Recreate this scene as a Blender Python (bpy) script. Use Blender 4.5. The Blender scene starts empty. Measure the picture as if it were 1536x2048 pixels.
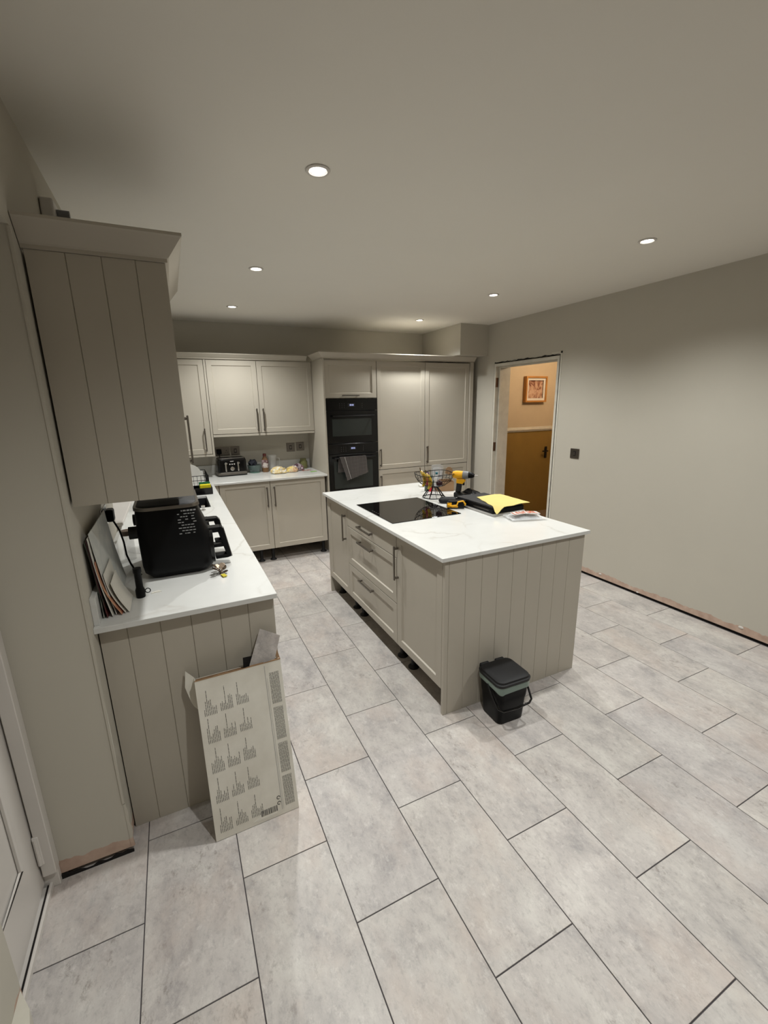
import bpy, bmesh, math, random
from math import pi, sin, cos, radians
from mathutils import Matrix, Vector
random.seed(7)
SC = bpy.context.scene
COL = SC.collection

# ------------------------------------------------------------------ camera
cam = bpy.data.cameras.new('camera')
cam.sensor_fit = 'VERTICAL'; cam.sensor_height = 36.0
cam.lens = 872.944 / 2048 * 36.0
cam.clip_start = 0.01
co = bpy.data.objects.new('camera', cam); COL.objects.link(co)
CR = Vector((0.90155309, -0.43231103, -0.01758384))
CD = Vector((-0.11963327, -0.21001837, -0.97035054))
CF = Vector((0.41580032, 0.87692614, -0.24106149))
M = Matrix.Identity(4)
for i in range(3):
    M[i][0] = CR[i]; M[i][1] = -CD[i]; M[i][2] = -CF[i]
M[0][3], M[1][3], M[2][3] = 0.26261, -0.06246, 1.57412
co.matrix_world = M
SC.camera = co

# ------------------------------------------------------------------ world, lights, exposure
w = bpy.data.worlds.new('night'); SC.world = w; w.use_nodes = True
w.node_tree.nodes['Background'].inputs[0].default_value = (0.02, 0.025, 0.04, 1)
w.node_tree.nodes['Background'].inputs[1].default_value = 0.3
vs = SC.view_settings
vs.view_transform = 'Standard'; vs.look = 'None'; vs.gamma = 1; vs.use_curve_mapping = False
vs.exposure = 0.06
SPOT_DEG = 138.0
LAMP_W = 70.0          # watts of each ceiling downlight
HALL_W = 30.0
LAMPS = [(0.853, 1.69), (0.853, 2.968), (0.851, 4.127), (2.69, 1.69), (2.70, 2.972), (2.69, 4.122), (0.853, 0.35), (2.69, 0.40)]

# ------------------------------------------------------------------ dimensions
CEIL = 2.40; XR = 3.577; XL = -0.05; YB = 4.93; YF = -1.6; ZT = 0.87

# ------------------------------------------------------------------ materials
def hexlin(r, g, b):
    f = lambda c: (c / 255 / 12.92) if c / 255 <= .04045 else ((c / 255 + .055) / 1.055) ** 2.4
    return (f(r), f(g), f(b), 1)

def new_mat(name, col, rough=.5, metal=0.0, coat=0.0, spec=None, emit=None, estr=0, alpha=1, trans=0, ior=1.45):
    m = bpy.data.materials.new(name); m.use_nodes = True
    b = m.node_tree.nodes['Principled BSDF']
    b.inputs['Base Color'].default_value = col
    b.inputs['Roughness'].default_value = rough
    b.inputs['Metallic'].default_value = metal
    b.inputs['Coat Weight'].default_value = coat
    b.inputs['IOR'].default_value = ior
    if spec is not None: b.inputs['Specular IOR Level'].default_value = spec
    if emit: b.inputs['Emission Color'].default_value = emit; b.inputs['Emission Strength'].default_value = estr
    b.inputs['Alpha'].default_value = alpha
    b.inputs['Transmission Weight'].default_value = trans
    return m

class N:
    """tiny node helper"""
    def __init__(s, m): s.t = m.node_tree; s.b = s.t.nodes['Principled BSDF']
    def n(s, kind, **kw):
        x = s.t.nodes.new('ShaderNode' + kind)
        for k, v in kw.items():
            if hasattr(x, k) and not k.startswith('i_'): setattr(x, k, v)
            else: x.inputs[k.replace('i_', '').replace('_', ' ')].default_value = v
        return x
    def l(s, a, b): s.t.links.new(a, b)
    def pos(s): return s.n('NewGeometry').outputs['Position']
    def noise(s, vec, scale, detail=4, rough=.55, dist=0):
        x = s.n('TexNoise'); x.inputs['Scale'].default_value = scale; x.inputs['Detail'].default_value = detail
        x.inputs['Roughness'].default_value = rough; x.inputs['Distortion'].default_value = dist
        s.l(vec, x.inputs['Vector']); return x.outputs['Fac']
    def ramp(s, fac, stops):
        r = s.n('ValToRGB'); e = r.color_ramp.elements
        while len(e) < len(stops): e.new(.5)
        for k, (p, c) in enumerate(stops): e[k].position = p; e[k].color = c if len(c) == 4 else (*c, 1)
        s.l(fac, r.inputs[0]); return r.outputs[0]
    def mix(s, f, a, b, mode='MIX'):
        x = s.n('MixRGB', blend_type=mode)
        for i, v in enumerate((f, a, b)):
            if hasattr(v, 'is_linked'): s.l(v, x.inputs[i])
            else: x.inputs[i].default_value = v
        return x.outputs[0]
    def math(s, op, a, b=0.0):
        x = s.n('Math', operation=op)
        for i, v in enumerate((a, b)):
            if hasattr(v, 'is_linked'): s.l(v, x.inputs[i])
            else: x.inputs[i].default_value = v
        return x.outputs[0]
    def bump(s, h, strength=.2, dist=.002):
        x = s.n('Bump'); x.inputs['Strength'].default_value = strength; x.inputs['Distance'].default_value = dist
        s.l(h, x.inputs['Height']); s.l(x.outputs[0], s.b.inputs['Normal'])
    def color(s, c): s.l(c, s.b.inputs['Base Color'])

def soft(name, col, rough=.5, amt=.06, scale=6, bump=.05, bscale=120, **kw):
    """plain material with a little procedural unevenness"""
    m = new_mat(name, col, rough, **kw); k = N(m)
    tc = k.n('TexCoord').outputs['Object']
    f = k.noise(tc, scale)
    d = tuple(c * (1 - amt) for c in col[:3]); u = tuple(min(1, c * (1 + amt)) for c in col[:3])
    k.color(k.ramp(f, [(.3, d), (.7, u)]))
    if bump: k.bump(k.noise(tc, bscale, 2), bump, .001)
    return m

CAB = hexlin(176, 169, 156)
WALL = hexlin(186, 181, 169)
M_CAB = soft('painted greige cabinet', CAB, .42, .02, 3, .02)
M_CARC = soft('cabinet carcass board', hexlin(176, 167, 150), .5, .03)
M_PLY = soft('cabinet underside board', hexlin(120, 100, 78), .7, .1)
M_CEIL = soft('ceiling emulsion', hexlin(222, 218, 209), .9, .01, 2, .03, 60)
M_WHITE = soft('white satin paint', hexlin(205, 200, 194), .35, .02)
M_LIN = soft('old white door lining', hexlin(200, 196, 184), .5, .08, 12)
M_BLK = soft('black plastic', hexlin(10, 10, 11), .42, .1, spec=.16)
M_BLKG = soft('glossy black', hexlin(9, 9, 10), .16, .05, bump=0)
M_BLKM = soft('matte black plastic', hexlin(17, 17, 19), .6, .1)
M_VOID = soft('dark cavity', hexlin(20, 16, 14), .95, .2)
M_STEEL = soft('brushed steel', hexlin(128, 123, 117), .32, .05, 20, metal=1.0)
M_DSTEEL = soft('dark brushed steel', hexlin(128, 122, 116), .3, .05, 20, metal=1.0)
M_CHROME = soft('chrome', hexlin(205, 203, 200), .14, .03, 8, bump=0, metal=1.0)
M_BRASS = soft('aged hinge metal', hexlin(110, 84, 66), .45, .2, 30, metal=.6)
M_YEL = soft('yellow tool plastic', hexlin(236, 172, 14), .45, .06)
M_GREYP = soft('grey plastic', hexlin(120, 120, 122), .45, .06)
M_LGREY = soft('light grey plastic', hexlin(178, 176, 172), .45, .04)
M_PAPER = soft('paper', hexlin(214, 210, 200), .8, .04)
M_CARD = soft('brown cardboard', hexlin(148, 118, 88), .85, .08, 15)
M_WOOD = soft('picture frame oak', hexlin(176, 122, 58), .5, .15, 8)
M_HALLU = soft('hall upper wall', hexlin(190, 174, 148), .8, .03)
M_HALLD = soft('hall ochre wall', hexlin(134, 106, 48), .7, .04)
M_INK = new_mat('printing ink', hexlin(84, 82, 80), .8)
M_INKL = new_mat('light ink', hexlin(150, 150, 150), .6)
M_INKW = new_mat('white marking', hexlin(200, 198, 194), .6)
M_GLASSY = new_mat('clear glass', (0.9, 0.93, 0.92, 1), .03, trans=1.0, ior=1.45)
M_PLASTIC_CLEAR = new_mat('clear film', (0.85, 0.86, 0.87, 1), .12, alpha=.35)
M_LED = new_mat('oven display', (0, 0, 0, 1), .3, emit=(.55, .6, 1, 1), estr=1.0)
M_LENS = new_mat('lamp lens', (1, 1, 1, 1), .3, emit=(1.0, .95, .86, 1), estr=14)

def m_wall():
    m = new_mat('wall emulsion', WALL, .85); k = N(m); p = k.pos()
    z = k.n('SeparateXYZ'); k.l(p, z.inputs[0])
    n1 = k.noise(p, 5, 4); n2 = k.noise(p, 28, 3)
    edge = k.math('ADD', k.math('MULTIPLY', n1, .066), k.math('MULTIPLY', n2, .03))
    f = k.math('LESS_THAN', z.outputs[2], k.math('ADD', edge, .018))
    plaster = k.ramp(k.noise(p, 18, 5), [(.3, hexlin(172, 146, 130)), (.62, hexlin(190, 166, 150)), (.8, hexlin(202, 190, 176))])
    paint = k.ramp(k.noise(p, 2.2, 3), [(.3, tuple(c * .985 for c in WALL[:3])), (.7, tuple(c * 1.015 for c in WALL[:3]))])
    k.color(k.mix(f, paint, plaster)); k.bump(k.noise(p, 90, 2), .04, .001)
    return m
M_WALL = m_wall()

def m_tile():
    m = new_mat('stone effect vinyl tile', (0.5, .48, .46, 1), .42); k = N(m)
    oi = k.n('ObjectInfo'); p = k.pos()
    off = k.n('VectorMath', operation='SCALE'); 
    cx = k.n('CombineXYZ')
    k.l(k.math('MULTIPLY', oi.outputs['Random'], 37.0), cx.inputs[0]); k.l(k.math('MULTIPLY', oi.outputs['Random'], 91.0), cx.inputs[1])
    add = k.n('VectorMath', operation='ADD'); k.l(p, add.inputs[0]); k.l(cx.outputs[0], add.inputs[1]); v = add.outputs[0]
    mp = k.n('Mapping'); mp.inputs['Scale'].default_value = (1.0, .62, 1.0); k.l(v, mp.inputs['Vector']); v = mp.outputs[0]
    a = k.noise(v, 6.5, 9, .72, .25)
    base = k.ramp(a, [(.30, hexlin(152, 149, 148)), (.43, hexlin(175, 170, 167)), (.52, hexlin(186, 181, 177)), (.62, hexlin(195, 191, 186)), (.75, hexlin(206, 202, 197))])
    fine = k.ramp(k.noise(v, 55, 6, .8, .2), [(.34, (.74, .74, .75)), (.5, (1, 1, 1)), (.7, (1.0, 1.0, 1.0))])
    base = k.mix(.8, base, fine, 'MULTIPLY')
    brown = k.ramp(k.noise(v, 3.1, 6, .65), [(.50, (0, 0, 0)), (.68, (1, 1, 1))])
    c = k.mix(k.math('MULTIPLY', brown, .38), base, hexlin(192, 174, 162))
    spots = k.ramp(k.noise(v, 34, 8, .82, .2), [(.38, (1, 1, 1)), (.48, (0, 0, 0))])
    msk = k.ramp(k.noise(v, 4.0, 4, .6), [(.50, (0, 0, 0)), (.62, (1, 1, 1))])
    c = k.mix(k.math('MULTIPLY', k.math('MULTIPLY', spots, msk), .6), c, hexlin(122, 114, 108))
    lt = k.ramp(k.noise(v, 30, 8, .8), [(.54, (0, 0, 0)), (.66, (1, 1, 1))])
    c = k.mix(k.math('MULTIPLY', lt, .5), c, hexlin(216, 212, 207))
    tint = k.ramp(oi.outputs['Random'], [(0, (.94, .94, .95)), (.5, (1, .985, .97)), (1, (.97, .97, .955))])
    k.color(k.mix(1.0, c, tint, 'MULTIPLY'))
    k.bump(k.noise(v, 60, 4), .08, .001)
    return m
M_TILE = m_tile()
M_GROUT = soft('dark joint', hexlin(72, 68, 70), .9, .1, 40)

def m_quartz():
    m = new_mat('white veined quartz', (0.8, .8, .78, 1), .2); k = N(m); p = k.pos()
    d = k.n('TexNoise'); d.inputs['Scale'].default_value = 2.3; d.inputs['Detail'].default_value = 5; k.l(p, d.inputs['Vector'])
    sc = k.n('VectorMath', operation='SCALE'); sc.inputs['Scale'].default_value = .55; k.l(d.outputs['Color'], sc.inputs[0])
    ad = k.n('VectorMath', operation='ADD'); k.l(p, ad.inputs[0]); k.l(sc.outputs[0], ad.inputs[1])
    vo = k.n('TexVoronoi', feature='DISTANCE_TO_EDGE'); vo.inputs['Scale'].default_value = 2.1; k.l(ad.outputs[0], vo.inputs['Vector'])
    line = k.ramp(vo.outputs['Distance'], [(0.0, (1, 1, 1)), (.012, (.5, .5, .5)), (.03, (0, 0, 0))])
    msk = k.ramp(k.noise(p, 3.3, 3), [(.46, (0, 0, 0)), (.6, (1, 1, 1))])
    f = k.math('MULTIPLY', k.math('MULTIPLY', line, msk), .32)
    base = k.ramp(k.noise(p, 4, 4), [(.3, hexlin(205, 205, 201)), (.7, hexlin(213, 213, 210))])
    k.color(k.mix(f, base, hexlin(160, 148, 136)))
    return m
M_QTZ = m_quartz()

def m_towel():
    m = new_mat('checked tea towel', (0.1, .1, .1, 1), .9); k = N(m)
    tc = k.n('TexCoord').outputs['Object']
    b = k.n('TexBrick'); b.offset = 0; b.inputs['Scale'].default_value = 1
    b.inputs['Brick Width'].default_value = .014; b.inputs['Row Height'].default_value = .014; b.inputs['Mortar Size'].default_value = .0022
    b.inputs['Color1'].default_value = hexlin(44, 40, 39); b.inputs['Color2'].default_value = hexlin(38, 35, 34); b.inputs['Mortar'].default_value = hexlin(104, 98, 95)
    mp = k.n('Mapping'); mp.inputs['Rotation'].default_value = (radians(90), 0, 0)
    k.l(tc, mp.inputs['Vector']); k.l(mp.outputs[0], b.inputs['Vector']); k.color(b.outputs['Color'])
    return m
M_TOWEL = m_towel()

# ------------------------------------------------------------------ mesh helpers
def bm_box(bm, x0, x1, y0, y1, z0, z1):
    v = [bm.verts.new(p) for p in ((x0,y0,z0),(x1,y0,z0),(x1,y1,z0),(x0,y1,z0),(x0,y0,z1),(x1,y0,z1),(x1,y1,z1),(x0,y1,z1))]
    for f in ((0,3,2,1),(4,5,6,7),(0,1,5,4),(1,2,6,5),(2,3,7,6),(3,0,4,7)): bm.faces.new([v[i] for i in f])
    return bm

def finish(name, bm, mat, parent=None, bevel=0, seg=2, smooth=False, loc=None, rot=None):
    bmesh.ops.recalc_face_normals(bm, faces=bm.faces)
    if bevel: 
        bmesh.ops.bevel(bm, geom=[e for e in bm.edges if len(e.link_faces) == 2 and e.calc_face_angle(0) > .5], offset=bevel, segments=seg, affect='EDGES', profile=.5)
    if smooth:
        for f in bm.faces: f.smooth = True
    me = bpy.data.meshes.new(name); bm.to_mesh(me); bm.free()
    for mm in (mat if isinstance(mat, (list, tuple)) else [mat]): me.materials.append(mm)
    if smooth:
        try: me.set_sharp_from_angle(angle=radians(40))
        except Exception: pass
    o = bpy.data.objects.new(name, me); COL.objects.link(o)
    if parent: o.parent = parent
    if loc: o.location = loc
    if rot: o.rotation_euler = rot
    return o

def box(name, x0, x1, y0, y1, z0, z1, mat, parent=None, bevel=0, seg=2, **kw):
    return finish(name, bm_box(bmesh.new(), x0, x1, y0, y1, z0, z1), mat, parent, bevel, seg, **kw)

def boxes(name, L, mat, parent=None, bevel=0, **kw):
    bm = bmesh.new()
    for b in L: bm_box(bm, *b)
    return finish(name, bm, mat, parent, bevel, 1, **kw)

def bm_prism(bm, poly, a0, a1, axis='z'):
    def pt(p, a): return {'z': (p[0], p[1], a), 'y': (p[0], a, p[1]), 'x': (a, p[0], p[1])}[axis]
    A = [bm.verts.new(pt(p, a0)) for p in poly]; B = [bm.verts.new(pt(p, a1)) for p in poly]
    bm.faces.new(A[::-1]); bm.faces.new(B); n = len(poly)
    for i in range(n): bm.faces.new((A[i], A[(i+1) % n], B[(i+1) % n], B[i]))
    return bm
def prism(name, poly, a0, a1, axis, mat, parent=None, bevel=0, **kw):
    return finish(name, bm_prism(bmesh.new(), poly, a0, a1, axis), mat, parent, bevel, **kw)

def bm_tube(bm, pts, r, seg=8, closed=False, caps=True):
    pts = [Vector(p) for p in pts]; n = len(pts); rings = []; up = None
    rr = r if isinstance(r, (list, tuple)) else [r] * n
    for i, p in enumerate(pts):
        if closed: t = pts[(i+1) % n] - pts[i-1]
        else: t = pts[min(i+1, n-1)] - pts[max(i-1, 0)]
        t.normalize()
        if up is None: up = Vector((0, 0, 1)) if abs(t.z) < .9 else Vector((1, 0, 0))
        a = t.cross(up)
        if a.length < 1e-4: a = t.cross(Vector((0, 1, 0)))
        a.normalize(); b = a.cross(t).normalized(); up = b
        rings.append([bm.verts.new(p + a * rr[i] * cos(2*pi*k/seg) + b * rr[i] * sin(2*pi*k/seg)) for k in range(seg)])
    for i in range(n if closed else n - 1):
        A, B = rings[i], rings[(i+1) % n]
        for k in range(seg): bm.faces.new((A[k], A[(k+1) % seg], B[(k+1) % seg], B[k]))
    if not closed and caps: bm.faces.new(rings[0][::-1]); bm.faces.new(rings[-1])
    return bm
def tube(name, pts, r, mat, parent=None, seg=8, closed=False, **kw):
    return finish(name, bm_tube(bmesh.new(), pts, r, seg, closed), mat, parent, smooth=True, **kw)

def bm_lathe(bm, prof, cx=0, cy=0, seg=24):
    rings = []
    for r, z in prof:
        if r < 1e-5: rings.append([bm.verts.new((cx, cy, z))])
        else: rings.append([bm.verts.new((cx + r*cos(2*pi*k/seg), cy + r*sin(2*pi*k/seg), z)) for k in range(seg)])
    for A, B in zip(rings, rings[1:]):
        for k in range(seg):
            q = [A[k % len(A)], A[(k+1) % len(A)], B[(k+1) % len(B)], B[k % len(B)]]
            u = []
            for v in q:
                if v not in u: u.append(v)
            if len(u) > 2: bm.faces.new(u)
    return bm
def lathe(name, prof, mat, parent=None, cx=0, cy=0, seg=24, **kw):
    return finish(name, bm_lathe(bmesh.new(), prof, cx, cy, seg), mat, parent, smooth=True, **kw)

def rrect(x0, x1, y0, y1, r, n=5):
    P = []
    for (cx, cy, a) in ((x1-r, y1-r, 0), (x0+r, y1-r, 90), (x0+r, y0+r, 180), (x1-r, y0+r, 270)):
        for k in range(n+1):
            t = radians(a + 90*k/n); P.append((cx + r*cos(t), cy + r*sin(t)))
    return P
def bm_loft(bm, secs, cap0=True, cap1=True):
    """secs: list of lists of 3D points with the same count"""
    R = [[bm.verts.new(p) for p in s] for s in secs]; n = len(R[0])
    for A, B in zip(R, R[1:]):
        for k in range(n): bm.faces.new((A[k], A[(k+1) % n], B[(k+1) % n], B[k]))
    if cap0: bm.faces.new(R[0][::-1])
    if cap1: bm.faces.new(R[-1])
    return bm
def loft(name, secs, mat, parent=None, cap0=True, cap1=True, **kw):
    return finish(name, bm_loft(bmesh.new(), secs, cap0, cap1), mat, parent, smooth=True, **kw)

def thing(name, label, cat, loc=(0, 0, 0), rz=0, group=None):
    o = bpy.data.objects.new(name, None); COL.objects.link(o); o.empty_display_size = .05
    o.location = loc; o.rotation_euler = (0, 0, rz)
    return tag(o, label, cat, group)
def tag(o, label, cat, group=None):
    o['label'] = label; o['category'] = cat
    if group: o['group'] = group
    return o
def struct(o, label=None):
    o['kind'] = 'structure'
    if label: o['label'] = label
    return o
def dup(root):
    def cp(o, par):
        c = o.copy(); COL.objects.link(c)
        if par: c.parent = par
        for ch in o.children: cp(ch, c)
        return c
    return cp(root, None)

# ------------------------------------------------------------------ room shell
# floor slab (the dark joints) with every tile as a piece of it
floor = struct(box('floor', -0.36, 6.0, YF, 5.2, -0.12, -0.0025, M_GROUT), 'grey stone-effect tiles with dark joints in running bond')
TW, TL, G = 0.30, 0.5932, 0.0016
mesh_cache = {}
for c in range(-2, 12):
    x0, x1 = c*TW, (c+1)*TW
    y = (0.901 if c % 2 == 0 else 1.197) - 5*TL
    while y < 4.92:
        a0, a1 = max(x0, -0.29), min(x1, XR - .004)
        b0, b1 = max(y, YF), min(y+TL, YB - .004)
        y += TL
        if a1 - a0 < .02 or b1 - b0 < .02: continue
        if a0 < -0.05 and b0 > 1.6: continue
        if a0 < -0.05: b1 = min(b1, 1.62)
        key = (round(a1-a0, 3), round(b1-b0, 3))
        if key not in mesh_cache:
            bm = bm_box(bmesh.new(), G, key[0]-G, G, key[1]-G, -.0024, 0)
            bmesh.ops.recalc_face_normals(bm, faces=bm.faces)
            bmesh.ops.bevel(bm, geom=[e for e in bm.edges if all(v.co.z > -.001 for v in e.verts)], offset=.0008, segments=1, affect='EDGES')
            me = bpy.data.meshes.new('tile'); bm.to_mesh(me); bm.free(); me.materials.append(M_TILE); mesh_cache[key] = me
        t = bpy.data.objects.new('tile', mesh_cache[key]); COL.objects.link(t); t.parent = floor; t.location = (a0, b0, 0)

struct(box('ceiling', -0.6, 6.0, YF - .1, 5.2, CEIL, CEIL + .15, M_CEIL), 'plain painted ceiling')
# back wall
struct(box('wall_back', -0.3, XR + .2, YB, YB + .2, 0, CEIL, M_WALL), 'warm grey wall behind the cabinets')
struct(box('wall_front', -0.6, 6.0, YF - .15, YF, 0, CEIL, M_WALL))
# right wall with the door opening to the hall; it stops short of the floor over a dark gap
OY0, OY1, OZ = 3.072, 3.992, 1.978
wr = struct(boxes('wall_right', [(XR, XR+.2, YF, OY0-.006, .019, CEIL), (XR, XR+.2, OY1+.006, YB, .019, CEIL), (XR, XR+.2, OY0-.006, OY1+.006, OZ+.008, CEIL)], M_WALL),
            'warm grey wall with a bare plaster strip along its foot')
struct(box('wall_right', XR + .012, XR + .19, YF, OY0 - .01, -0.002, .018, M_VOID), 'dark gap under the right wall')
struct(box('wall_right', XR + .012, XR + .19, OY1+.01, YB, -0.002, .018, M_VOID), 'dark gap under the right wall')
# plaster drips
bm = bmesh.new()
for (yy, zz, r) in ((2.42, .055, .011), (1.32, .06, .012), (2.06, .022, .008)):
    bmesh.ops.create_uvsphere(bm, u_segments=10, v_segments=6, radius=r, matrix=Matrix.Translation((XR-.001, yy, zz)) @ Matrix.Diagonal((.3, 1.4, .8, 1)))
finish('plaster_blob', bm, M_WHITE, wr, smooth=True)
# left wall: pier with window opening, lintel over the side door recess, near pier
WY0, WY1, WZ0, WZ1 = 2.46, 3.75, 0.99, 2.02
wl = struct(boxes('wall_left', [(-.289, XL, 1.478, WY0, .02, CEIL), (-.289, XL, WY1, YB, .0, CEIL), (-.289, XL, WY0, WY1, 0, WZ0), (-.289, XL, WY0, WY1, WZ1, CEIL),
                                (-.42, XL, YF, 1.478, 2.035, CEIL)], M_WALL), 'warm grey wall with a bare plaster foot beside the side door')
struct(prism('wall_left', [(-.296, 1.132), (-.286, 1.126), (-.286, YF), (-.42, YF), (-.42, .64), (-.296, .64)], 0, 2.034, 'z', M_WALL), 'near plastered pier beside the side door')
struct(prism('baseboard_left', [(-.2855, 1.120), (-.252, 1.062), (-.225, .95), (-.225, .5), (-.2855, .5)], 0.0005, .06, 'z', M_LIN), 'low painted foot of the near pier')
# ragged dark gap under the pier
bm = bmesh.new(); random.seed(3)
pts = [(-.283, 0.0)]; 
for i in range(14):
    x = -.283 + .238*i/13; pts.append((x, .009 + random.uniform(-.006, .008) + (.008 if i < 3 else 0)))
pts.append((-.045, 0.0))
bm_prism(bm, pts, 1.4725, 1.4775, 'y'); finish('plaster_gap', bm, M_VOID, wl)
# rough thickened plaster at the pier's corner foot
prism('plaster_edge', [(-.052, .02), (-.040, .022), (-.043, .06), (-.038, .09), (-.044, .13), (-.041, .17), (-.046, .21), (-.052, .21)], 1.4765, 1.484, 'y', M_WALL, wl)
# corner bead strip running down the pier
box('corner_bead', XL - .004, XL + .0035, 1.4745, 1.482, .215, 2.03, M_WALL, wl)

# boxed-in duct above the tall cabinets
struct(box('trim_1', 3.2, XR, 4.12, YB, 2.078, CEIL, M_WALL), 'boxed-in corner above the tall cabinets')

# ------------------------------------------------------------------ side door (left)
d1 = struct(thing('door_1', 'white panelled side door with its threshold', 'door')); del d1['category']
X0 = -.305
bm = bmesh.new()
bm_box(bm, X0-.04, X0-.008, .66, 1.452, .03, 2.0)
for (a, b, z0, z1) in ((.66, .76, .03, 2.0), (1.34, 1.452, .03, 2.0), (.76, 1.34, .03, .22), (.76, 1.34, .95, 1.07), (.76, 1.34, 1.88, 2.0)):
    bm_box(bm, X0-.0085, X0, a, b, z0, z1)
finish('door_leaf', bm, M_WHITE, d1)
bm = bmesh.new()
for z0, z1 in ((.22, .95), (1.07, 1.88)):
    loop = [(X0-.002, .765, z0+.005), (X0-.002, 1.335, z0+.005), (X0-.002, 1.335, z1-.005), (X0-.002, .765, z1-.005)]
    bm_tube(bm, loop, .007, 6, closed=True)
finish('panel_moulding', bm, M_WHITE, d1, smooth=True)
boxes('door_frame', [(-.345, -.2635, 1.456, 1.4780, .0, 2.0), (-.30, -.262, 1.440, 1.4785, .068, 2.03), (-.345, -.262, .6, 1.474, 2.003, 2.033)], M_WHITE, d1, .002)
hg = boxes('hinge', [(-.304, -.286, 1.436, 1.462, .12, .235)], M_WHITE, d1, .003)
tube('hinge', [(-.296, 1.437, .125), (-.296, 1.437, .23)], .006, M_WHITE, d1)
boxes('threshold', [(-.345, -.293, .66, 1.45, .0, .018), (-.293, -.284, 1.05, 1.466, .0, .022)], M_WHITE, d1, .002)
box('threshold_gap', -.2975, -.2935, .66, 1.45, .0185, .0215, M_VOID, d1)

# ------------------------------------------------------------------ window over the sink
w1 = struct(thing('window_1', 'white framed window over the sink, dark outside', 'window')); del w1['category']
boxes('window_frame', [(-.25, -.18, WY0, WY0+.06, WZ0+.02, WZ1), (-.25, -.18, WY1-.06, WY1, WZ0+.02, WZ1), (-.25, -.18, WY0+.06, WY1-.06, WZ0+.02, WZ0+.08), (-.25, -.18, WY0+.06, WY1-.06, WZ1-.06, WZ1), (-.25, -.18, 3.07, 3.14, WZ0+.08, WZ1-.06)], M_WHITE, w1, .004)
box('pane', -.218, -.212, WY0+.06, 3.07, WZ0+.08, WZ1-.06, M_GLASSY, w1)
box('pane', -.218, -.212, 3.14, WY1-.06, WZ0+.08, WZ1-.06, M_GLASSY, w1)
box('window_sill', -.18, XL+.03, WY0+.002, WY1-.002, WZ0, WZ0+.018, M_WHITE, w1, .004)
tube('window_handle', [(-.175, 3.10, 1.42), (-.15, 3.10, 1.42), (-.15, 3.10, 1.32)], .008, M_WHITE, w1)

# ------------------------------------------------------------------ door lining and hall
t2 = struct(thing('door_2', 'doorway to the hall with bare lining and old hinge plates', 'door')); del t2['category']
LX0, LX1 = XR - .004, XR + .205
boxes('door_lining', [(LX0, LX1, OY1-.026, OY1, .0, OZ-.03), (LX0, LX1, OY0, OY0+.026, .0, OZ-.03), (LX0, LX1, OY0, OY1, OZ-.03, OZ)], M_LIN, t2, .002)
boxes('door_stop', [(XR+.045, XR+.085, OY1-.04, OY1-.026, 0, OZ-.03), (XR+.045, XR+.085, OY0+.026, OY0+.04, 0, OZ-.03), (XR+.045, XR+.085, OY0+.04, OY1-.04, OZ-.045, OZ-.03)], M_LIN, t2, .002)
for z in (1.73, 1.02):
    box('hinge', XR+.003, XR+.036, OY1-.0285, OY1-.0255, z, z+.10, M_BRASS, t2)
# rough crack where the architrave came off
random.seed(11)
def crack(name, n, f, axis):
    bm = bmesh.new(); top = []; bot = []
    for i in range(n+1):
        t = i/n; c, wd = f(t); top.append(c + wd); bot.append(c - wd)
    for i in range(n):
        a, b = i/n, (i+1)/n
        if axis == 'top':
            y0, y1 = OY0 + (OY1-OY0)*a, OY0 + (OY1-OY0)*b
            q = [(y0, bot[i]), (y1, bot[i+1]), (y1, top[i+1]), (y0, top[i])]
        else:
            z0, z1 = .05 + 1.9*a, .05 + 1.9*b
            q = [(bot[i], z0), (bot[i+1], z1), (top[i+1], z1), (top[i], z0)]
        bm_prism(bm, q, XR-.0022, XR+.001, 'x')
    return finish(name, bm, M_VOID, t2)
crack('crack', 40, lambda t: (OZ + .010 + random.uniform(-.003, .004), .0045*abs(sin(t*9.0))*random.uniform(.4, 1.3) + .0012), 'top')
crack('crack', 44, lambda t: (OY0 - .006 + random.uniform(-.002, .002), (.0035 if t < .8 else .0008)*random.uniform(.1, 1.2)), 'side')
boxes('plaster_edge', [(XR-.003, XR, OY0-.028, OY0-.010, .03, OZ+.035), (XR-.003, XR, OY0-.028, OY0+.10, OZ+.02, OZ+.035)], M_LIN, t2)

HY = 4.6
struct(box('wall_hall_upper', XR+.2, 5.7, HY, HY+.1, 1.165, CEIL, M_HALLU), 'hall wall above the dado rail')
struct(box('wall_hall_lower', XR+.2, 5.7, HY, HY+.1, 0, 1.165, M_HALLD), 'ochre hall wall below the dado rail')
struct(box('wall_hall_side', 5.6, 5.7, YF, HY, 0, CEIL, M_HALLU))
struct(prism('trim_2', [(HY-.001, 1.165), (HY-.012, 1.168), (HY-.012, 1.178), (HY-.024, 1.186), (HY-.024, 1.204), (HY-.014, 1.212), (HY-.014, 1.220), (HY-.001, 1.226)], XR+.202, 5.59, 'x', M_LIN), 'cream dado rail in the hall')

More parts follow.
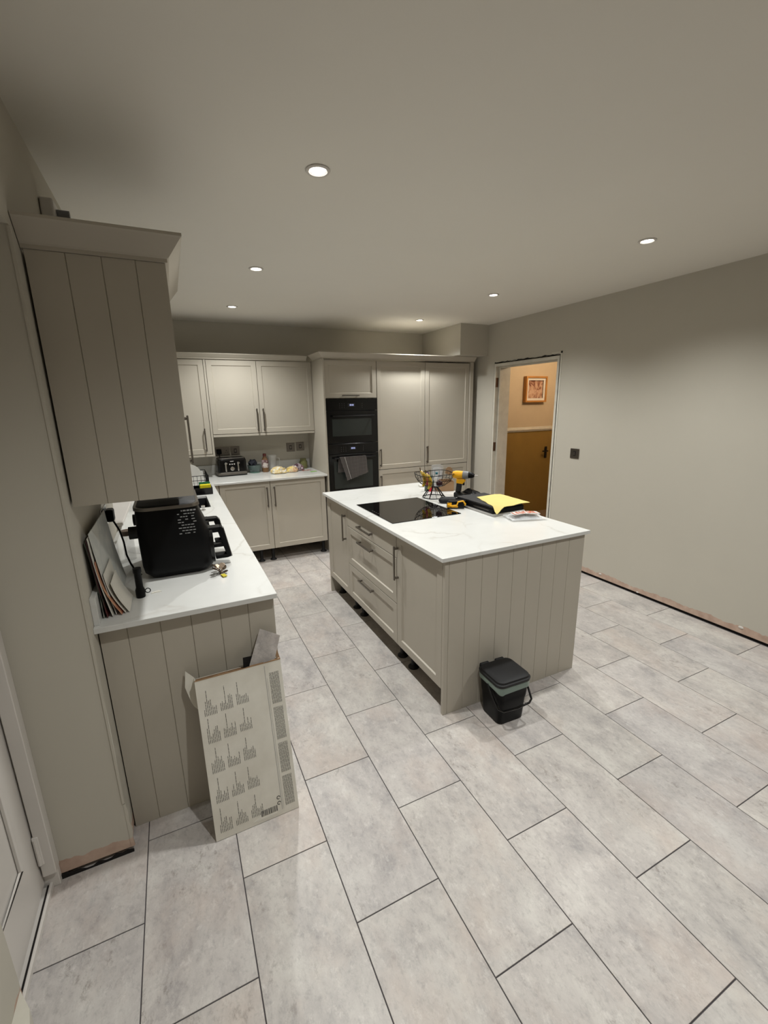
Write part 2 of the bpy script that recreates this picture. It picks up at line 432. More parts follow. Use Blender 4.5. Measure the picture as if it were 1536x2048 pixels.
struct(box('floor', XR+.2, 5.6, YF, HY, -.0024, .003, soft('hall carpet', hexlin(128, 104, 78), .95, .12, 50, .3, 300)), 'brown hall carpet')
pic = thing('framed_picture', 'square oak box frame with faded print hanging in the hall', 'picture', (4.755, HY-.001, 1.725))
W_, H_ = .185, .168
bm = bmesh.new()
for b in ((-W_, W_, -.055, 0, H_-.022, H_), (-W_, W_, -.055, 0, -H_, -H_+.022), (-W_, -W_+.022, -.055, 0, -H_+.022, H_-.022), (W_-.022, W_, -.055, 0, -H_+.022, H_-.022)): bm_box(bm, *b)
finish('frame', bm, M_WOOD, pic)
bm = bmesh.new(); a, b_ = W_-.022, H_-.022; i1, i2 = a-.03, b_-.03
for q in ((-a, a, -.04, -.03, i2, b_), (-a, a, -.04, -.03, -b_, -i2), (-a, -i1, -.04, -.03, -i2, i2), (i1, a, -.04, -.03, -i2, i2)): bm_box(bm, *q)
finish('mount', bm, M_PAPER, pic)
def m_print():
    m = new_mat('faded print', (.4, .3, .25, 1), .7); k = N(m); tc = k.n('TexCoord').outputs['Object']
    k.color(k.ramp(k.noise(tc, 9, 3, .5, 1.2), [(.38, hexlin(110, 62, 42)), (.47, hexlin(168, 128, 104)), (.56, hexlin(196, 164, 138)), (.66, hexlin(150, 108, 88))])); return m
box('print', -i1, i1, -.022, -.018, -i2, i2, m_print(), pic)

hd = thing('door_handle', 'black lever handle on plate against the ochre hall wall', 'handle', (5.045, HY-.001, .86))
box('plate', -.022, .022, -.008, 0, -.08, .08, M_BLKG, hd, .003)
tube('lever', [(0, -.008, .02), (0, -.045, .02), (-.02, -.05, .02), (-.10, -.05, .022)], .009, M_BLKG, hd)

# ------------------------------------------------------------------ kitchen builders
def shaker(name, x0, x1, z0, z1, parent, y=0.0, th=.02, rail=.068, flat=False, mat=None):
    """door front lying in local XZ, face towards -Y at y, with recessed centre panel"""
    bm = bmesh.new()
    bm_box(bm, x0, x1, y, y+th, z0, z1); bmesh.ops.recalc_face_normals(bm, faces=bm.faces)
    if not flat:
        f = min(bm.faces, key=lambda f: f.calc_center_median().y)
        r = bmesh.ops.inset_region(bm, faces=[f], thickness=rail)
        r = bmesh.ops.inset_region(bm, faces=[f], thickness=.006)
        for v in f.verts: v.co.y += .008
    bmesh.ops.bevel(bm, geom=[e for e in bm.edges if len(e.link_faces) == 2 and abs(e.verts[0].co.y - y) < 1e-5 and abs(e.verts[1].co.y - y) < 1e-5 and e.calc_face_angle(0) > 1.2], offset=.0015, segments=1, affect='EDGES')
    return finish(name, bm, mat or M_CAB, parent)

def handle(x, z, L, vertical, parent, y=0.0, name='handle'):
    d = .032
    if vertical: P = [(x, y-.001, z), (x, y-d, z), (x, y-d, z+L), (x, y-.001, z+L)]
    else: P = [(x, y-.001, z), (x, y-d, z), (x+L, y-d, z), (x+L, y-.001, z)]
    bm = bmesh.new(); t = .006
    if vertical:
        bm_box(bm, x-t, x+t, y-d, y-d+.009, z-.008, z+L+.008)
        for zz in (z, z+L-.012): bm_box(bm, x-t, x+t, y-d+.009, y-.0005, zz, zz+.012)
    else:
        bm_box(bm, x-.008, x+L+.008, y-d, y-d+.009, z-t, z+t)
        for xx in (x, x+L-.012): bm_box(bm, xx, xx+.012, y-d+.009, y-.0005, z-t, z+t)
    return finish(name, bm, M_STEEL, parent, .0015, 1)

def carcass(x0, x1, y0, y1, z0, z1, parent):
    """open-fronted cabinet box"""
    t = .016
    return boxes('carcass', [(x0, x0+t, y0, y1, z0, z1), (x1-t, x1, y0, y1, z0, z1), (x0+t, x1-t, y0, y1, z0, z0+t), (x0+t, x1-t, y0, y1, z1-t, z1), (x0+t, x1-t, y1-.01, y1, z0+t, z1-t)], M_CARC, parent)

def legs(xs, ys, zt, parent, z0=0.0):
    for x in xs:
        for y in ys:
            bm = bm_lathe(bmesh.new(), [(0, z0), (.034, z0), (.034, z0+.006), (.016, z0+.02), (.016, zt-.03), (.03, zt-.02), (.03, zt-.001), (0, zt-.001)], x, y, 14)
            finish('leg', bm, M_BLKM, parent, smooth=True)

def board_panel(name, label, xs, y0, y1, z0, z1, cat='panel', loc=(0,0,0), rz=0):
    """tongue and groove end panel: boards with v-grooves between them; xs = groove positions incl. ends"""
    p = thing(name, label, cat, loc, rz)
    for a, b in zip(xs, xs[1:]):
        g = .002; e = .0002
        poly = [(a+e+g*(a != xs[0]), y0), (b-e-g*(b != xs[-1]), y0), (b-e, y0+g*1.2), (b-e, y1), (a+e, y1), (a+e, y0+g*1.2)]
        prism('board', poly, z0, z1, 'z', M_CAB, p)
    return p

# ------------------------------------------------------------------ island (fronts face -X)
IX, IY0, IY1 = 1.350, 1.568, 3.333
def isl(name, label, ya, yb):            # local x runs towards -Y, from the far edge yb
    return thing(name, label, 'cabinet', (IX, yb, 0), -pi/2)
DT = .845; DB = .145
def w_of(a, b): return b - a
c = isl('island_cabinet', 'island cabinet with single tall door at the oven end', 2.865, 3.314); W = .449
carcass(0, W, .022, .58, DB, .849, c); d = shaker('door', .0015, W-.0015, DB, DT, c); handle(W-.040, .585, .19, True, d); legs((.06, W-.06), (.08, .5), DB, c)
c = isl('island_drawer_cabinet', 'wide island cabinet with three drawers below the hob', 2.075, 2.863); W = .788
carcass(0, W, .022, .58, DB, .849, c)
for (z0, z1, fl, hz) in ((DB, .409, False, .362), (.413, .699, False, .645), (.703, DT, True, .757)):
    d = shaker('drawer', .0015, W-.0015, z0, z1, c, flat=fl); handle(.245, hz, .21, False, d)
legs((.08, W-.08), (.08, .5), DB, c)
c = isl('island_cabinet', 'island cabinet with single door next to the bin end', 1.588, 2.073); W = .485
carcass(0, W, .022, .58, DB, .849, c); d = shaker('door', .0015, W-.0015, DB, DT, c); handle(.022, .585, .19, True, d); legs((.06, W-.06), (.08, .5), DB, c)
board_panel('island_end_panel', 'grooved greige end panel of the island behind the black bin', [1.350, 1.375] + [1.472+.0985*k for k in range(8)] + [2.278], IY0, IY0+.018, .0005, .849)
tag(box('island_side_panel', IX, 2.278, 3.316, IY1, .0005, .849, M_CAB, None, .001), 'plain greige island end panel facing the ovens', 'panel')
tag(box('island_back_panel', 2.26, 2.278, IY0+.0185, 3.315, .0005, .849, M_CAB, None, .001), 'plain greige island back panel facing the hall wall', 'panel')
tag(box('island_worktop', 1.322, 2.296, 1.548, 3.352, .85, ZT, M_QTZ, None, .0015), 'white veined quartz worktop of the island', 'worktop')
hob = thing('induction_hob', 'flush black glass hob set in the island worktop', 'hob', (1.393, 2.205, ZT))
box('glass', 0, .499, 0, .575, .0003, .0045, new_mat('hob glass', hexlin(14, 12, 12), .03, coat=0), hob, .001)
bm = bmesh.new()
for i in range(5): bm_box(bm, .02+.0, .026, .22+.03*i, .228+.03*i, .0046, .0049)
finish('touch_marks', bm, M_INK, hob)['kind'] = 'stuff'

# ------------------------------------------------------------------ left run (fronts face +X)
def left(name, label, y0): return thing(name, label, 'cabinet', (.535, y0, 0), pi/2)   # local x towards +Y, local +y towards -X
yy = 1.602
for i, (wd, lab) in enumerate(((.6, 'left run base cabinet nearest the grooved end panel'), (.6, 'left run base cabinet under the black air fryer end'), (.5, 'left run base cabinet just before the sink'), (.9, 'left run base cabinet under the black sink'))):
    c = left('base_cabinet', lab, yy)
    carcass(0, wd-.002, .022, .56, DB, .60 if i == 3 else .849, c)
    if wd > .8:
        d = shaker('door', .0015, wd/2-.0015, DB, DT, c); handle(wd/2-.04, .585, .19, True, d)
        d = shaker('door', wd/2+.0015, wd-.0035, DB, DT, c); handle(wd/2+.04, .585, .19, True, d)
    else:
        d = shaker('door', .0015, wd-.0035, DB, DT, c); handle(wd-.04, .585, .19, True, d)
    legs((.06, wd-.06), (.08, .5), DB, c); yy += wd
board_panel('end_panel', 'grooved greige end panel of the left run behind the cardboard box', [-.046, .037, .141, .243, .345, .447, .547], 1.580, 1.598, .0005, .849)

# back run base cabinets (fronts face -Y)
c = thing('base_cabinet', 'back wall double base cabinet below the toaster', 'cabinet', (0, 4.30, 0))
carcass(.602, 1.650, .022, .58, DB, .849, c)
d = shaker('door', .604, 1.078, DB, DT, c); handle(1.044, .595, .19, True, d)
d = shaker('door', 1.082, 1.650, DB, DT, c); handle(1.116, .595, .19, True, d)
legs((.95, 1.07, 1.62), (.08, .5), DB, c)
tag(boxes('corner_post', [(.556, .598, 4.302, 4.36, DB, .849), (.537, .555, 4.203, 4.36, DB, .849)], M_CAB), 'narrow corner post between left and back base cabinets', 'post')

# L-shaped worktop with sink cut-out, upstands as parts
wt = thing('l_shaped_worktop', 'white veined quartz worktop running along left and back walls', 'worktop')
SX0, SX1, SY0, SY1 = .06, .452, 3.262, 3.725
bm = bmesh.new()
FX, FY, BX = .553, 4.272, 1.672
outer = [(XL, 1.530), (FX, 1.530), (FX, FY), (BX, FY), (BX, YB-.001), (XL, YB-.001)]
hole = [(SX0, SY0), (SX1, SY0), (SX1, SY1), (SX0, SY1)]
def ring(z):
    return [bm.verts.new((*p, z)) for p in outer], [bm.verts.new((*p, z)) for p in hole]
(o0, h0), (o1, h1) = ring(.85), ring(ZT)
for o_, h_, fl in ((o0, h0, True), (o1, h1, False)):
    for q in ((o_[0], o_[1], h_[1], h_[0]), (o_[1], o_[2], h_[2], h_[1]), (o_[2], o_[5], h_[3], h_[2]), (o_[5], o_[0], h_[0], h_[3]), (o_[2], o_[3], o_[4], o_[5])):
        bm.faces.new(q[::-1] if fl else q)
for A, B in ((o0, o1), (h0, h1)):
    n = len(A)
    for i in range(n): bm.faces.new((A[i], A[(i+1) % n], B[(i+1) % n], B[i]))
finish('slab', bm, M_QTZ, wt, .0012, 1)
box('upstand', XL+.0005, XL+.018, 1.552, YB-.02, ZT+.0003, ZT+.098, M_QTZ, wt, .001)
box('upstand', XL+.0005, 1.672, YB-.0185, YB-.0005, ZT+.0003, ZT+.098, M_QTZ, wt, .001)

sink = thing('kitchen_sink', 'black undermount sink with one and a half bowls', 'sink')
t = .006; zb = .68
boxes('bowl', [(SX0, SX1, SY0, SY0+t, zb, .849), (SX0, SX1, SY1-t, SY1, zb, .849), (SX0, SX0+t, SY0+t, SY1-t, zb, .849), (SX1-t, SX1, SY0+t, SY1-t, zb, .849), (SX0+t, SX1-t, 3.395, 3.415, zb, .835), (SX0, SX1, SY0, SY1, zb-.006, zb)], M_BLKM, sink)
lathe('drain', [(0, zb+.004), (.035, zb+.004), (.04, zb+.0005), (0, zb+.0005)], M_CHROME, sink, .25, 3.57)
tp = thing('kitchen_tap', 'chrome swan neck tap behind the black sink', 'tap', (.01, 3.40, ZT))
P = [(0, 0, .03)] + [(0, 0, .10), (0, 0, .22)] + [(.09-.09*cos(a), 0, .22+.09*sin(a)) for a in [pi*k/8 for k in range(1, 9)]] + [(.18, 0, .19)]
lathe('base', [(0, .0005), (.026, .0005), (.026, .03), (.018, .04), (0, .04)], M_CHROME, tp); tube('spout', P, .011, M_CHROME, tp, 10)
tube('lever', [(0, -.018, .05), (0, -.06, .06), (0, -.09, .075)], .006, M_CHROME, tp)
kn = tag(lathe('waste_knob', [(0, 0), (.016, 0), (.016, .004), (.009, .008), (.009, .022), (.013, .026), (.013, .034), (0, .036)], M_CHROME, loc=(.395, 3.17, ZT+.0005)), 'small chrome knob on the worktop just before the sink', 'knob')

# ------------------------------------------------------------------ tall housing (fronts face -Y at y = 4.30)
oh = thing('oven_housing', 'greige tall housing around the two black ovens', 'cabinet', (0, 4.30, 0))
boxes('side_panel', [(1.675, 1.692, -.022, .629, .0005, 2.018)], M_CAB, oh, .001)
boxes('carcass', [(1.694, 1.71, .0225, .58, DB, 2.008), (2.255, 2.271, .0225, .58, DB, 2.008), (1.71, 2.255, .022, .58, 1.632, 1.648), (1.71, 2.255, .022, .58, 1.992, 2.008), (1.71, 2.255, .57, .58, DB, 1.992), (1.71, 2.255, .022, .57, .652, .668), (1.71, 2.255, .022, .57, DB, DB+.016)], M_CARC, oh)
d = shaker('door', 1.694, 2.268, 1.636, 2.006, oh); handle(1.88, 1.661, .175, False, d)
d = shaker('door', 1.694, 2.268, DB, .665, oh); handle(1.88, .62, .175, False, d)
legs((1.75, 2.2), (.08, .5), DB, oh)
def tall(label, x0, x1, hx):
    c = thing('tall_cabinet', label, 'cabinet', (0, 4.30, 0))
    carcass(x0, x1, .022, .58, DB, 2.008, c)
    d = shaker('door', x0+.0015, x1-.0015, .864, 2.006, c); handle(hx, .905, .18, True, d)
    d = shaker('door', x0+.0015, x1-.0015, DB, .858, c); handle(hx, .61, .18, True, d)
    legs((x0+.07, x1-.07), (.08, .5), DB, c)
tall('tall greige cabinet right beside the ovens', 2.273, 2.865, 2.30)
tall('tall greige cabinet nearest the hall doorway', 2.869, 3.464, 2.893)
tag(box('tall_end_panel', 3.467, 3.512, 4.285, 4.929, .0005, 2.018, M_CAB, None, .001), 'narrow greige end post right of the tall cabinets', 'panel')

# cornices: mitred sloping profile around front and one side
def cornice_mesh(name, path, z0, parent=None, out=.045, h=.058):
    """path: list of (x,y,nx,ny) corner points with outward mitre vector; profile swept"""
    prof = [(0, 0), (.006, 0), (.006, .010), (.012, .014), (out-.004, h-.012), (out, h-.008), (out, h), (-.014, h), (-.014, 0)]
    secs = [[(x + nx*o, y + ny*o, z0+z) for (o, z) in prof] for (x, y, nx, ny) in path]
    bm = bmesh.new(); R = [[bm.verts.new(p) for p in s] for s in secs]; n = len(prof)
    for A, B in zip(R, R[1:]):
        for k in range(n): bm.faces.new((A[k], A[(k+1) % n], B[(k+1) % n], B[k]))
    bm.faces.new(R[0][::-1]); bm.faces.new(R[-1])
    return finish(name, bm, M_CAB, parent)
ct = cornice_mesh('cornice', [(1.675, 4.60, -1, 0), (1.675, 4.278, -1, -1), (3.512, 4.278, 0, -1)], 2.019); tag(ct, 'greige cornice over the oven housing and tall cabinets', 'cornice')
ct = cornice_mesh('cornice', [(.25, 4.65, 0, -1), (1.62, 4.65, 0, -1)], 2.02, out=.04, h=.052); tag(ct, 'greige cornice over the back wall cabinets', 'cornice')

# double oven pair
def oven(name, label, z0, z1, win, hz, dz):
    o = thing(name, label, 'oven', (0, 4.30, 0))
    x0, x1 = 1.697, 2.266
    box('body', x0+.018, x1-.018, .004, .5, z0+.005, z1-.005, M_BLKM, o)
    zc = dz - .055
    box('control_panel', x0, x1, -.018, .003, zc, z1, M_BLKG, o, .002)
    b = box('door', x0, x1, -.020, .003, z0, zc-.004, M_BLKG, o, .003)
    box('glass', win[0], win[1], -.0212, -.0203, win[2], win[3], new_mat('oven window glass', hexlin(46, 50, 48), .08), b)
    bm = bmesh.new(); bm_tube(bm, [(x0+.05, -.055, hz), (x1-.05, -.055, hz)], .009, 8)
    for xx in (x0+.07, x1-.07): bm_box(bm, xx-.008, xx+.008, -.052, -.0205, hz-.006, hz+.006)
    finish('handle', bm, M_BLKG, b, smooth=True)
    p = box('display', 1.93, 2.01, -.0192, -.0182, dz-.018, dz+.018, M_BLKM, o)
    bm = bmesh.new()
    for i, xx in enumerate((1.952, 1.963, 1.976, 1.987)):
        bm_box(bm, xx, xx+.0025, -.0202, -.0193, dz-.008, dz+.008); bm_box(bm, xx+.0055, xx+.008, -.0202, -.0193, dz-.008, dz+.008); bm_box(bm, xx, xx+.008, -.0202, -.0193, dz+.006, dz+.008)
    finish('digits', bm, M_LED, p)['kind'] = 'stuff'
    bm = bmesh.new()
    for xx in (1.84, 1.865, 1.89, 2.09): 
        for k in range(3): bm_box(bm, xx, xx+.003, -.0188, -.0181, dz-.03+.02*k, dz-.022+.02*k)
    finish('touch_marks', bm, M_INK, o)['kind'] = 'stuff'
    return o
oven('compact_oven', 'black compact oven, upper of the two built-in ovens', 1.178, 1.628, (1.752, 2.192, 1.252, 1.428), 1.458, 1.566)
oven('single_oven', 'black oven with tea towel, lower of the two built-in ovens', .672, 1.172, (1.752, 2.195, .70, .99), 1.028, 1.122)
box_t = []
# tea towel folded over the lower oven handle
tw = thing('tea_towel', 'dark checked tea towel hanging over the lower oven handle', 'towel', (0, 4.245, 0))
def cloth(name, rows, mat, parent, th=.0025, smooth=True):
    """rows: grid of 3D points; solidified sheet"""
    bm = bmesh.new(); V = [[bm.verts.new(p) for p in r] for r in rows]
    for i in range(len(V)-1):
        for j in range(len(V[0])-1): bm.faces.new((V[i][j], V[i][j+1], V[i+1][j+1], V[i+1][j]))
    bmesh.ops.recalc_face_normals(bm, faces=bm.faces)
    bmesh.ops.solidify(bm, geom=bm.faces[:], thickness=th)
    return finish(name, bm, mat, parent, smooth=smooth)
rows = []
for i in range(12):
    t = i/11; r = []
    for j in range(13):
        s = j/12
        L = .235*(1-.28*s) if t > 0 else 0
        xl = 1.80 + .075*t; xr = 2.098 + .018*t
        z = 1.040 - (.18 + .07*(1-s))*t - (.0)
        r.append((xl + (xr-xl)*s, -.014 - .004*sin(s*14+t*3) - .004*t, z))
    rows.append(r)
cloth('front_fold', rows, M_TOWEL, tw)
rows = []
for i in range(8):
    t = i/7
    rows.append([(1.80 + .03*t + .294*j/10, .012 - .004*sin(a_)*0 + .010*(1 if t > 0 else 0), 1.040 - .16*t) for j, a_ in ((j, 0) for j in range(11))])
rows = [[(1.80 + .294*j/10, -.016, 1.0405) for j in range(11)], [(1.80 + .294*j/10, -.006, 1.0415) for j in range(11)], [(1.80 + .294*j/10, .004, 1.0405) for j in range(11)], [(1.795 + .29*j/10, .012, 1.02) for j in range(11)], [(1.785 + .29*j/10, .014, .88) for j in range(11)]]
cloth('back_fold', rows, M_TOWEL, tw, .002)
bm = bmesh.new()
for i in range(11):
    t = i/11; t2 = (i+1)/11
    def pt(t, s):
        xl = 1.80 + .075*t; xr = 2.098 + .018*t
        return (xl + (xr-xl)*s, -.0205 - .004*sin(s*14+t*3) - .004*t, 1.040 - (.18 + .07*(1-s))*t)
    v = [bm.verts.new(p) for p in (pt(t, .17), pt(t, .19), pt(t2, .19), pt(t2, .17))]; bm.faces.new(v)
bmesh.ops.solidify(bm, geom=bm.faces[:], thickness=.0006)
finish('stripe', bm, M_INKW, tw)

# ------------------------------------------------------------------ wall cabinets
wc = thing('wall_cabinet', 'double door greige wall cabinet above the toaster', 'cabinet', (0, 4.65, 0))
carcass(.628, 1.672, .022, .279, 1.298, 2.015, wc)
d = shaker('door', .630, 1.100, 1.303, 2.012, wc); handle(1.070, 1.33, .21, True, d)
d = shaker('door', 1.104, 1.672, 1.303, 2.012, wc); handle(1.134, 1.33, .21, True, d)
box('pelmet', .63, 1.672, -.001, .018, 1.276, 1.2975, M_CAB, wc, .001)
wc = thing('wall_cabinet', 'deeper single door wall cabinet in the back left corner', 'cabinet', (0, 4.65, 0))
carcass(-.04, .606, .022, .279, 1.108, 2.015, wc)
box('side_panel', .608, .6265, -.001, .279, 1.088, 2.015, M_CAB, wc, .001)
d = shaker('door', .155, .604, 1.113, 2.012, wc); handle(.553, 1.15, .21, True, d)
box('pelmet', .155, .6075, -.001, .018, 1.088, 1.107, M_CAB, wc, .001)
# near left wall cabinet (door faces +X)
nc = thing('wall_cabinet', 'large greige wall cabinet with grooved end panel above the air fryer', 'cabinet', (.285, 1.572, 0), pi/2)
carcass(0, .62, .002, .329, 1.284, 1.998, nc)
d = shaker('door', .0015, .6185, 1.286, 1.996, nc, y=-.02); handle(.558, 1.33, .20, True, d, y=-.02)
gx = [-.043, .050, .137, .224, .305]
for a, b in zip(gx, gx[1:]):
    # board in world coords -> local of nc : local x = y-1.572, local y = -(x-.285)
    g = .002; e = .0002
    A = a+e+g*(a != gx[0]); B = b-e-g*(b != gx[-1]); y0 = 1.551; y1 = 1.569
    poly = [(A, y0), (B, y0), (b-e, y0+g*1.2), (b-e, y1), (a+e, y1), (a+e, y0+g*1.2)]
    poly = [(y-1.572, -(x-.285)) for x, y in poly]
    prism('board', poly, 1.279, 2.0, 'z', M_CAB, nc)
ct = cornice_mesh('cornice', [(-.048, 1.551, 0, -1), (.305, 1.551, 1, -1), (.305, 2.20, 1, 0)], 2.001, out=.052, h=.072); tag(ct, 'greige cornice on top of the near left wall cabinet', 'cornice')

# grey pipe stub and white duct box above the near wall cabinet
pb = thing('extractor_duct', 'white duct piece with grey pipe stub above the near wall cabinet', 'duct', (-.02, 1.96, 2.0))
box('duct_box', -.028, .012, -.02, .06, .0, .27, M_WHITE, pb, .006)
tube('pipe_stub', [(.013, .02, .235), (.05, .02, .235)], .013, M_GREYP, pb, 14)
prism('bracket', [(.012, .15), (.05, .15), (.02, .215), (.012, .215)], .0, .012, 'y', M_BLKM, pb)

# ------------------------------------------------------------------ sockets
def plate(name, label, x0, x1, z0, z1, kind, loc, rz=0):
    s = thing(name, label, 'socket' if 'socket' in name else 'switch', loc, rz)
    box('plate', x0, x1, -.006, 0, z0, z1, M_DSTEEL, s, .002)
    cx, cz = (x0+x1)/2, (z0+z1)/2
    if kind == 'double':
        for q in (-.038, .038):
            boxes('insert', [(cx+q-.022, cx+q+.022, -.0068, -.0061, cz-.028, cz+.018)], M_STEEL, s)
            boxes('pin_holes', [(cx+q-.003, cx+q+.003, -.0075, -.0069, cz+.004, cz+.014), (cx+q-.014, cx+q-.006, -.0075, -.0069, cz-.014, cz-.009), (cx+q+.006, cx+q+.014, -.0075, -.0069, cz-.014, cz-.009)], M_BLKM, s)
    else:
        boxes('insert', [(cx-.014, cx+.014, -.0072, -.0061, cz-.022, cz+.022)], M_BLKM, s)
        boxes('rocker', [(cx-.009, cx+.009, -.010, -.0073, cz-.014, cz+.014)], M_STEEL if kind == 'single' else M_CHROME, s)
    return s
plate('double_socket', 'chrome double socket above the toaster with black plug', 0, .146, 0, .092, 'double', (.652, YB-.0005, 1.06))
plate('fused_switch', 'chrome fused switch just right of the double socket', 0, .09, 0, .094, 'single', (.812, YB-.0005, 1.06))
plate('wall_switch', 'chrome switch plate, left of the pair by the oven housing', 0, .094, 0, .096, 'single', (1.415, YB-.0005, 1.06))
plate('wall_switch', 'chrome switch plate, right of the pair by the oven housing', 0, .09, 0, .096, 'single', (1.528, YB-.0005, 1.065))
plate('light_switch', 'square chrome switch plate on the right wall by the doorway', -.048, .048, -.045, .045, 'single', (XR-.0005, 2.81, 1.098), -pi/2)
pg = thing('plug', 'black plug in the double socket with cable to the toaster', 'plug', (.688, YB-.0135, 1.108))
box('plug_body', -.025, .025, -.032, -.0, -.028, .026, M_BLK, pg, .008, 3)
tube('cable', [(0, -.016, -.027), (.002, -.02, -.06), (.0, -.03, -.12), (.0, -.03, -.16)], .004, M_BLK, pg)
bpy.data.objects['plug'].children

# ------------------------------------------------------------------ toaster
ts = thing('toaster', 'black four slot toaster with chrome base and top', 'toaster', (.638, 4.665, ZT), radians(3))
loft('body', [[(x, y, z) for x, y in rrect(.006+o, .294-o, .006+o, .19-o, .03)] for z, o in ((.042, 0), (.16, .002), (.178, .008))], M_BLKG, ts)
prism('base_band', rrect(.0, .30, .0, .196, .032), .014, .0415, 'z', M_STEEL, ts, .003)
prism('foot', rrect(.008, .292, .008, .188, .03), .0005, .0135, 'z', M_BLKM, ts)
prism('top_plate', rrect(.016, .284, .016, .18, .03), .1785, .186, 'z', M_STEEL, ts, .002)
boxes('slots', [(.035, .14, .05, .072, .1862, .1872), (.035, .14, .11, .132, .1862, .1872), (.16, .265, .05, .072, .1862, .1872), (.16, .265, .11, .132, .1862, .1872)], M_VOID, ts)
for x in (.082, .205):
    boxes('lever', [(x-.007, x+.007, -.002, .004, .05, .145), (x-.013, x+.013, -.02, .004, .128, .142)], M_CHROME, ts, .002)
finish('dial', bm_lathe(bmesh.new(), [(0, 0), (.021, 0), (.021, .012), (.017, .016), (0, .016)]), M_CHROME, ts, smooth=True, loc=(.144, .005, .078), rot=(pi/2, 0, 0))
boxes('buttons', [(x-.006, x+.006, -.001, .005, .118, .13) for x in (.122, .144, .166)], M_LGREY, ts, .001)
box('badge', .127, .161, .002, .0055, .15, .157, M_LGREY, ts)

# bowl with black jug
bw = thing('glass_bowl', 'pale green glass bowl holding a folded black cloth beside the toaster', 'bowl', (1.022, 4.80, ZT))
M_GRN = new_mat('greenish glass', (0.16, .22, .21, 1), .1, alpha=.6)
lathe('bowl', [(0, .001), (.035, .001), (.048, .012), (.066, .05), (.074, .085), (.071, .085), (.062, .052), (.044, .016), (0, .008)], M_GRN, bw)
lathe('rim_base', [(.03, .0005), (.05, .0005), (.052, .010), (.03, .010)], soft('teal base', hexlin(96, 130, 118), .4), bw)
bk = thing('dark_cloth', 'crumpled navy black cloth bundled in the green bowl', 'cloth', (1.005, 4.79, ZT+.10))
bm = bmesh.new(); bmesh.ops.create_icosphere(bm, subdivisions=3, radius=.042)
random.seed(5)
for v in bm.verts:
    n = v.co.normalized(); v.co *= 1 + .22*sin(n.x*7+1)*sin(n.z*6) + .12*sin(n.y*9+n.x*5)
    v.co.z *= 1.05
finish('bundle', bm, soft('navy cloth', hexlin(26, 27, 36), .9, .15), bk, smooth=True)

def bottle(name, label, x, y, body_mat, liquid, cap, cap_mat, h=.2, r=.032, lab_mat=None, lab=(.06, .12), z=ZT):
    b = thing(name, label, 'bottle', (x, y, z))
    lathe('body', [(0, .0005), (r*.92, .0005), (r, .008), (r, h*.58), (r*.92, h*.66), (r*.42, h*.84), (r*.38, h*.9), (0, h*.9)], body_mat, b, seg=20)
    lathe('cap', [(r*.46, h*.86+.0), (r*.5, h*.87), (r*.5, h), (0, h)], cap_mat, b, seg=16)
    if lab_mat: lathe('bottle_label', [(r+.0003, lab[0]), (r+.001, lab[0]), (r+.001, lab[1]), (r+.0003, lab[1])], lab_mat, b, seg=20)
    return b
def m_label(name, a, b, c_, sc=16):
    m = new_mat(name, a, .5); k = N(m); tc = k.n('TexCoord').outputs['Object']
    k.color(k.ramp(k.noise(tc, sc, 2), [(.42, a), (.5, b), (.6, c_)])); return m
bottle('sauce_bottle', 'plastic sauce bottle with dark red cap beside the bowl', 1.137, 4.79, soft('amber sauce', hexlin(120, 88, 58), .25, .1), None, None, soft('dark red cap', hexlin(96, 38, 34), .4), .20, .036, m_label('sauce label', hexlin(200, 190, 184), hexlin(84, 40, 46), hexlin(170, 150, 150)), (.05, .135))
jg = thing('clear_jug', 'clear plastic measuring jug against the back wall', 'jug', (1.225, 4.85, ZT))
M_CP = new_mat('clear plastic', (0.8, .8, .78, 1), .15, alpha=.28)
lathe('jug_body', [(0, .001), (.04, .001), (.045, .01), (.05, .15), (.058, .172), (.054, .172), (.047, .15), (.041, .013), (0, .006)], M_CP, jg)
tube('jug_handle', [(.05, 0, .14), (.085, 0, .13), (.085, 0, .06), (.047, 0, .045)], .005, M_CP, jg)
gj = thing('glass_jar', 'small glass jar of green olives by the oven housing', 'jar', (1.575, 4.84, ZT))
M_OL = new_mat('olive jar glass', hexlin(128, 128, 84), .1, alpha=.75)
lathe('jar_glass', [(0, .0005), (.042, .0005), (.046, .01), (.046, .075), (.034, .095), (.034, .115), (.031, .115), (0, .113)], M_OL, gj)
lathe('jar_contents', [(0, .006), (.038, .006), (.040, .012), (.040, .05), (0, .052)], soft('olive green', hexlin(120, 122, 60), .5, .3, 60), gj)

# crumpled bread bag: several distinct crumpled wrappers
def crumple(name, label, cat, x, y, z, sx, sy, sz, mat, seed, lumps=6, group=None, rz=0, sub=3):
    bm = bmesh.new(); bmesh.ops.create_icosphere(bm, subdivisions=sub, radius=1)
    rnd = random.Random(seed); ks = [(Vector((rnd.uniform(-1, 1), rnd.uniform(-1, 1), rnd.uniform(-1, 1))).normalized(), rnd.uniform(3, 9), rnd.uniform(0, 6)) for _ in range(lumps)]
    for v in bm.verts:
        n = v.co.normalized(); s = 1 + sum(.13*abs(sin(n.dot(d)*f*1.3+p)) for d, f, p in ks) - .38
        v.co = Vector((n.x*sx*s, n.y*sy*s, max(-.0, n.z)*sz*s*1.0 if n.z > 0 else n.z*sz*.12))
    mz = min(v.co.z for v in bm.verts)
    for v in bm.verts: v.co.z -= mz
    o = finish(name, bm, mat, None, smooth=False, loc=(x, y, z+.0006), rot=(0, 0, rz)); return tag(o, label, cat, group)
def m_crumple(name, a, b, c_, sc):
    m = new_mat(name, a, .3); k = N(m); tc = k.n('TexCoord').outputs['Object']
    k.color(k.ramp(k.noise(tc, sc, 3, .5, .8), [(.4, a), (.5, b), (.62, c_)])); return m
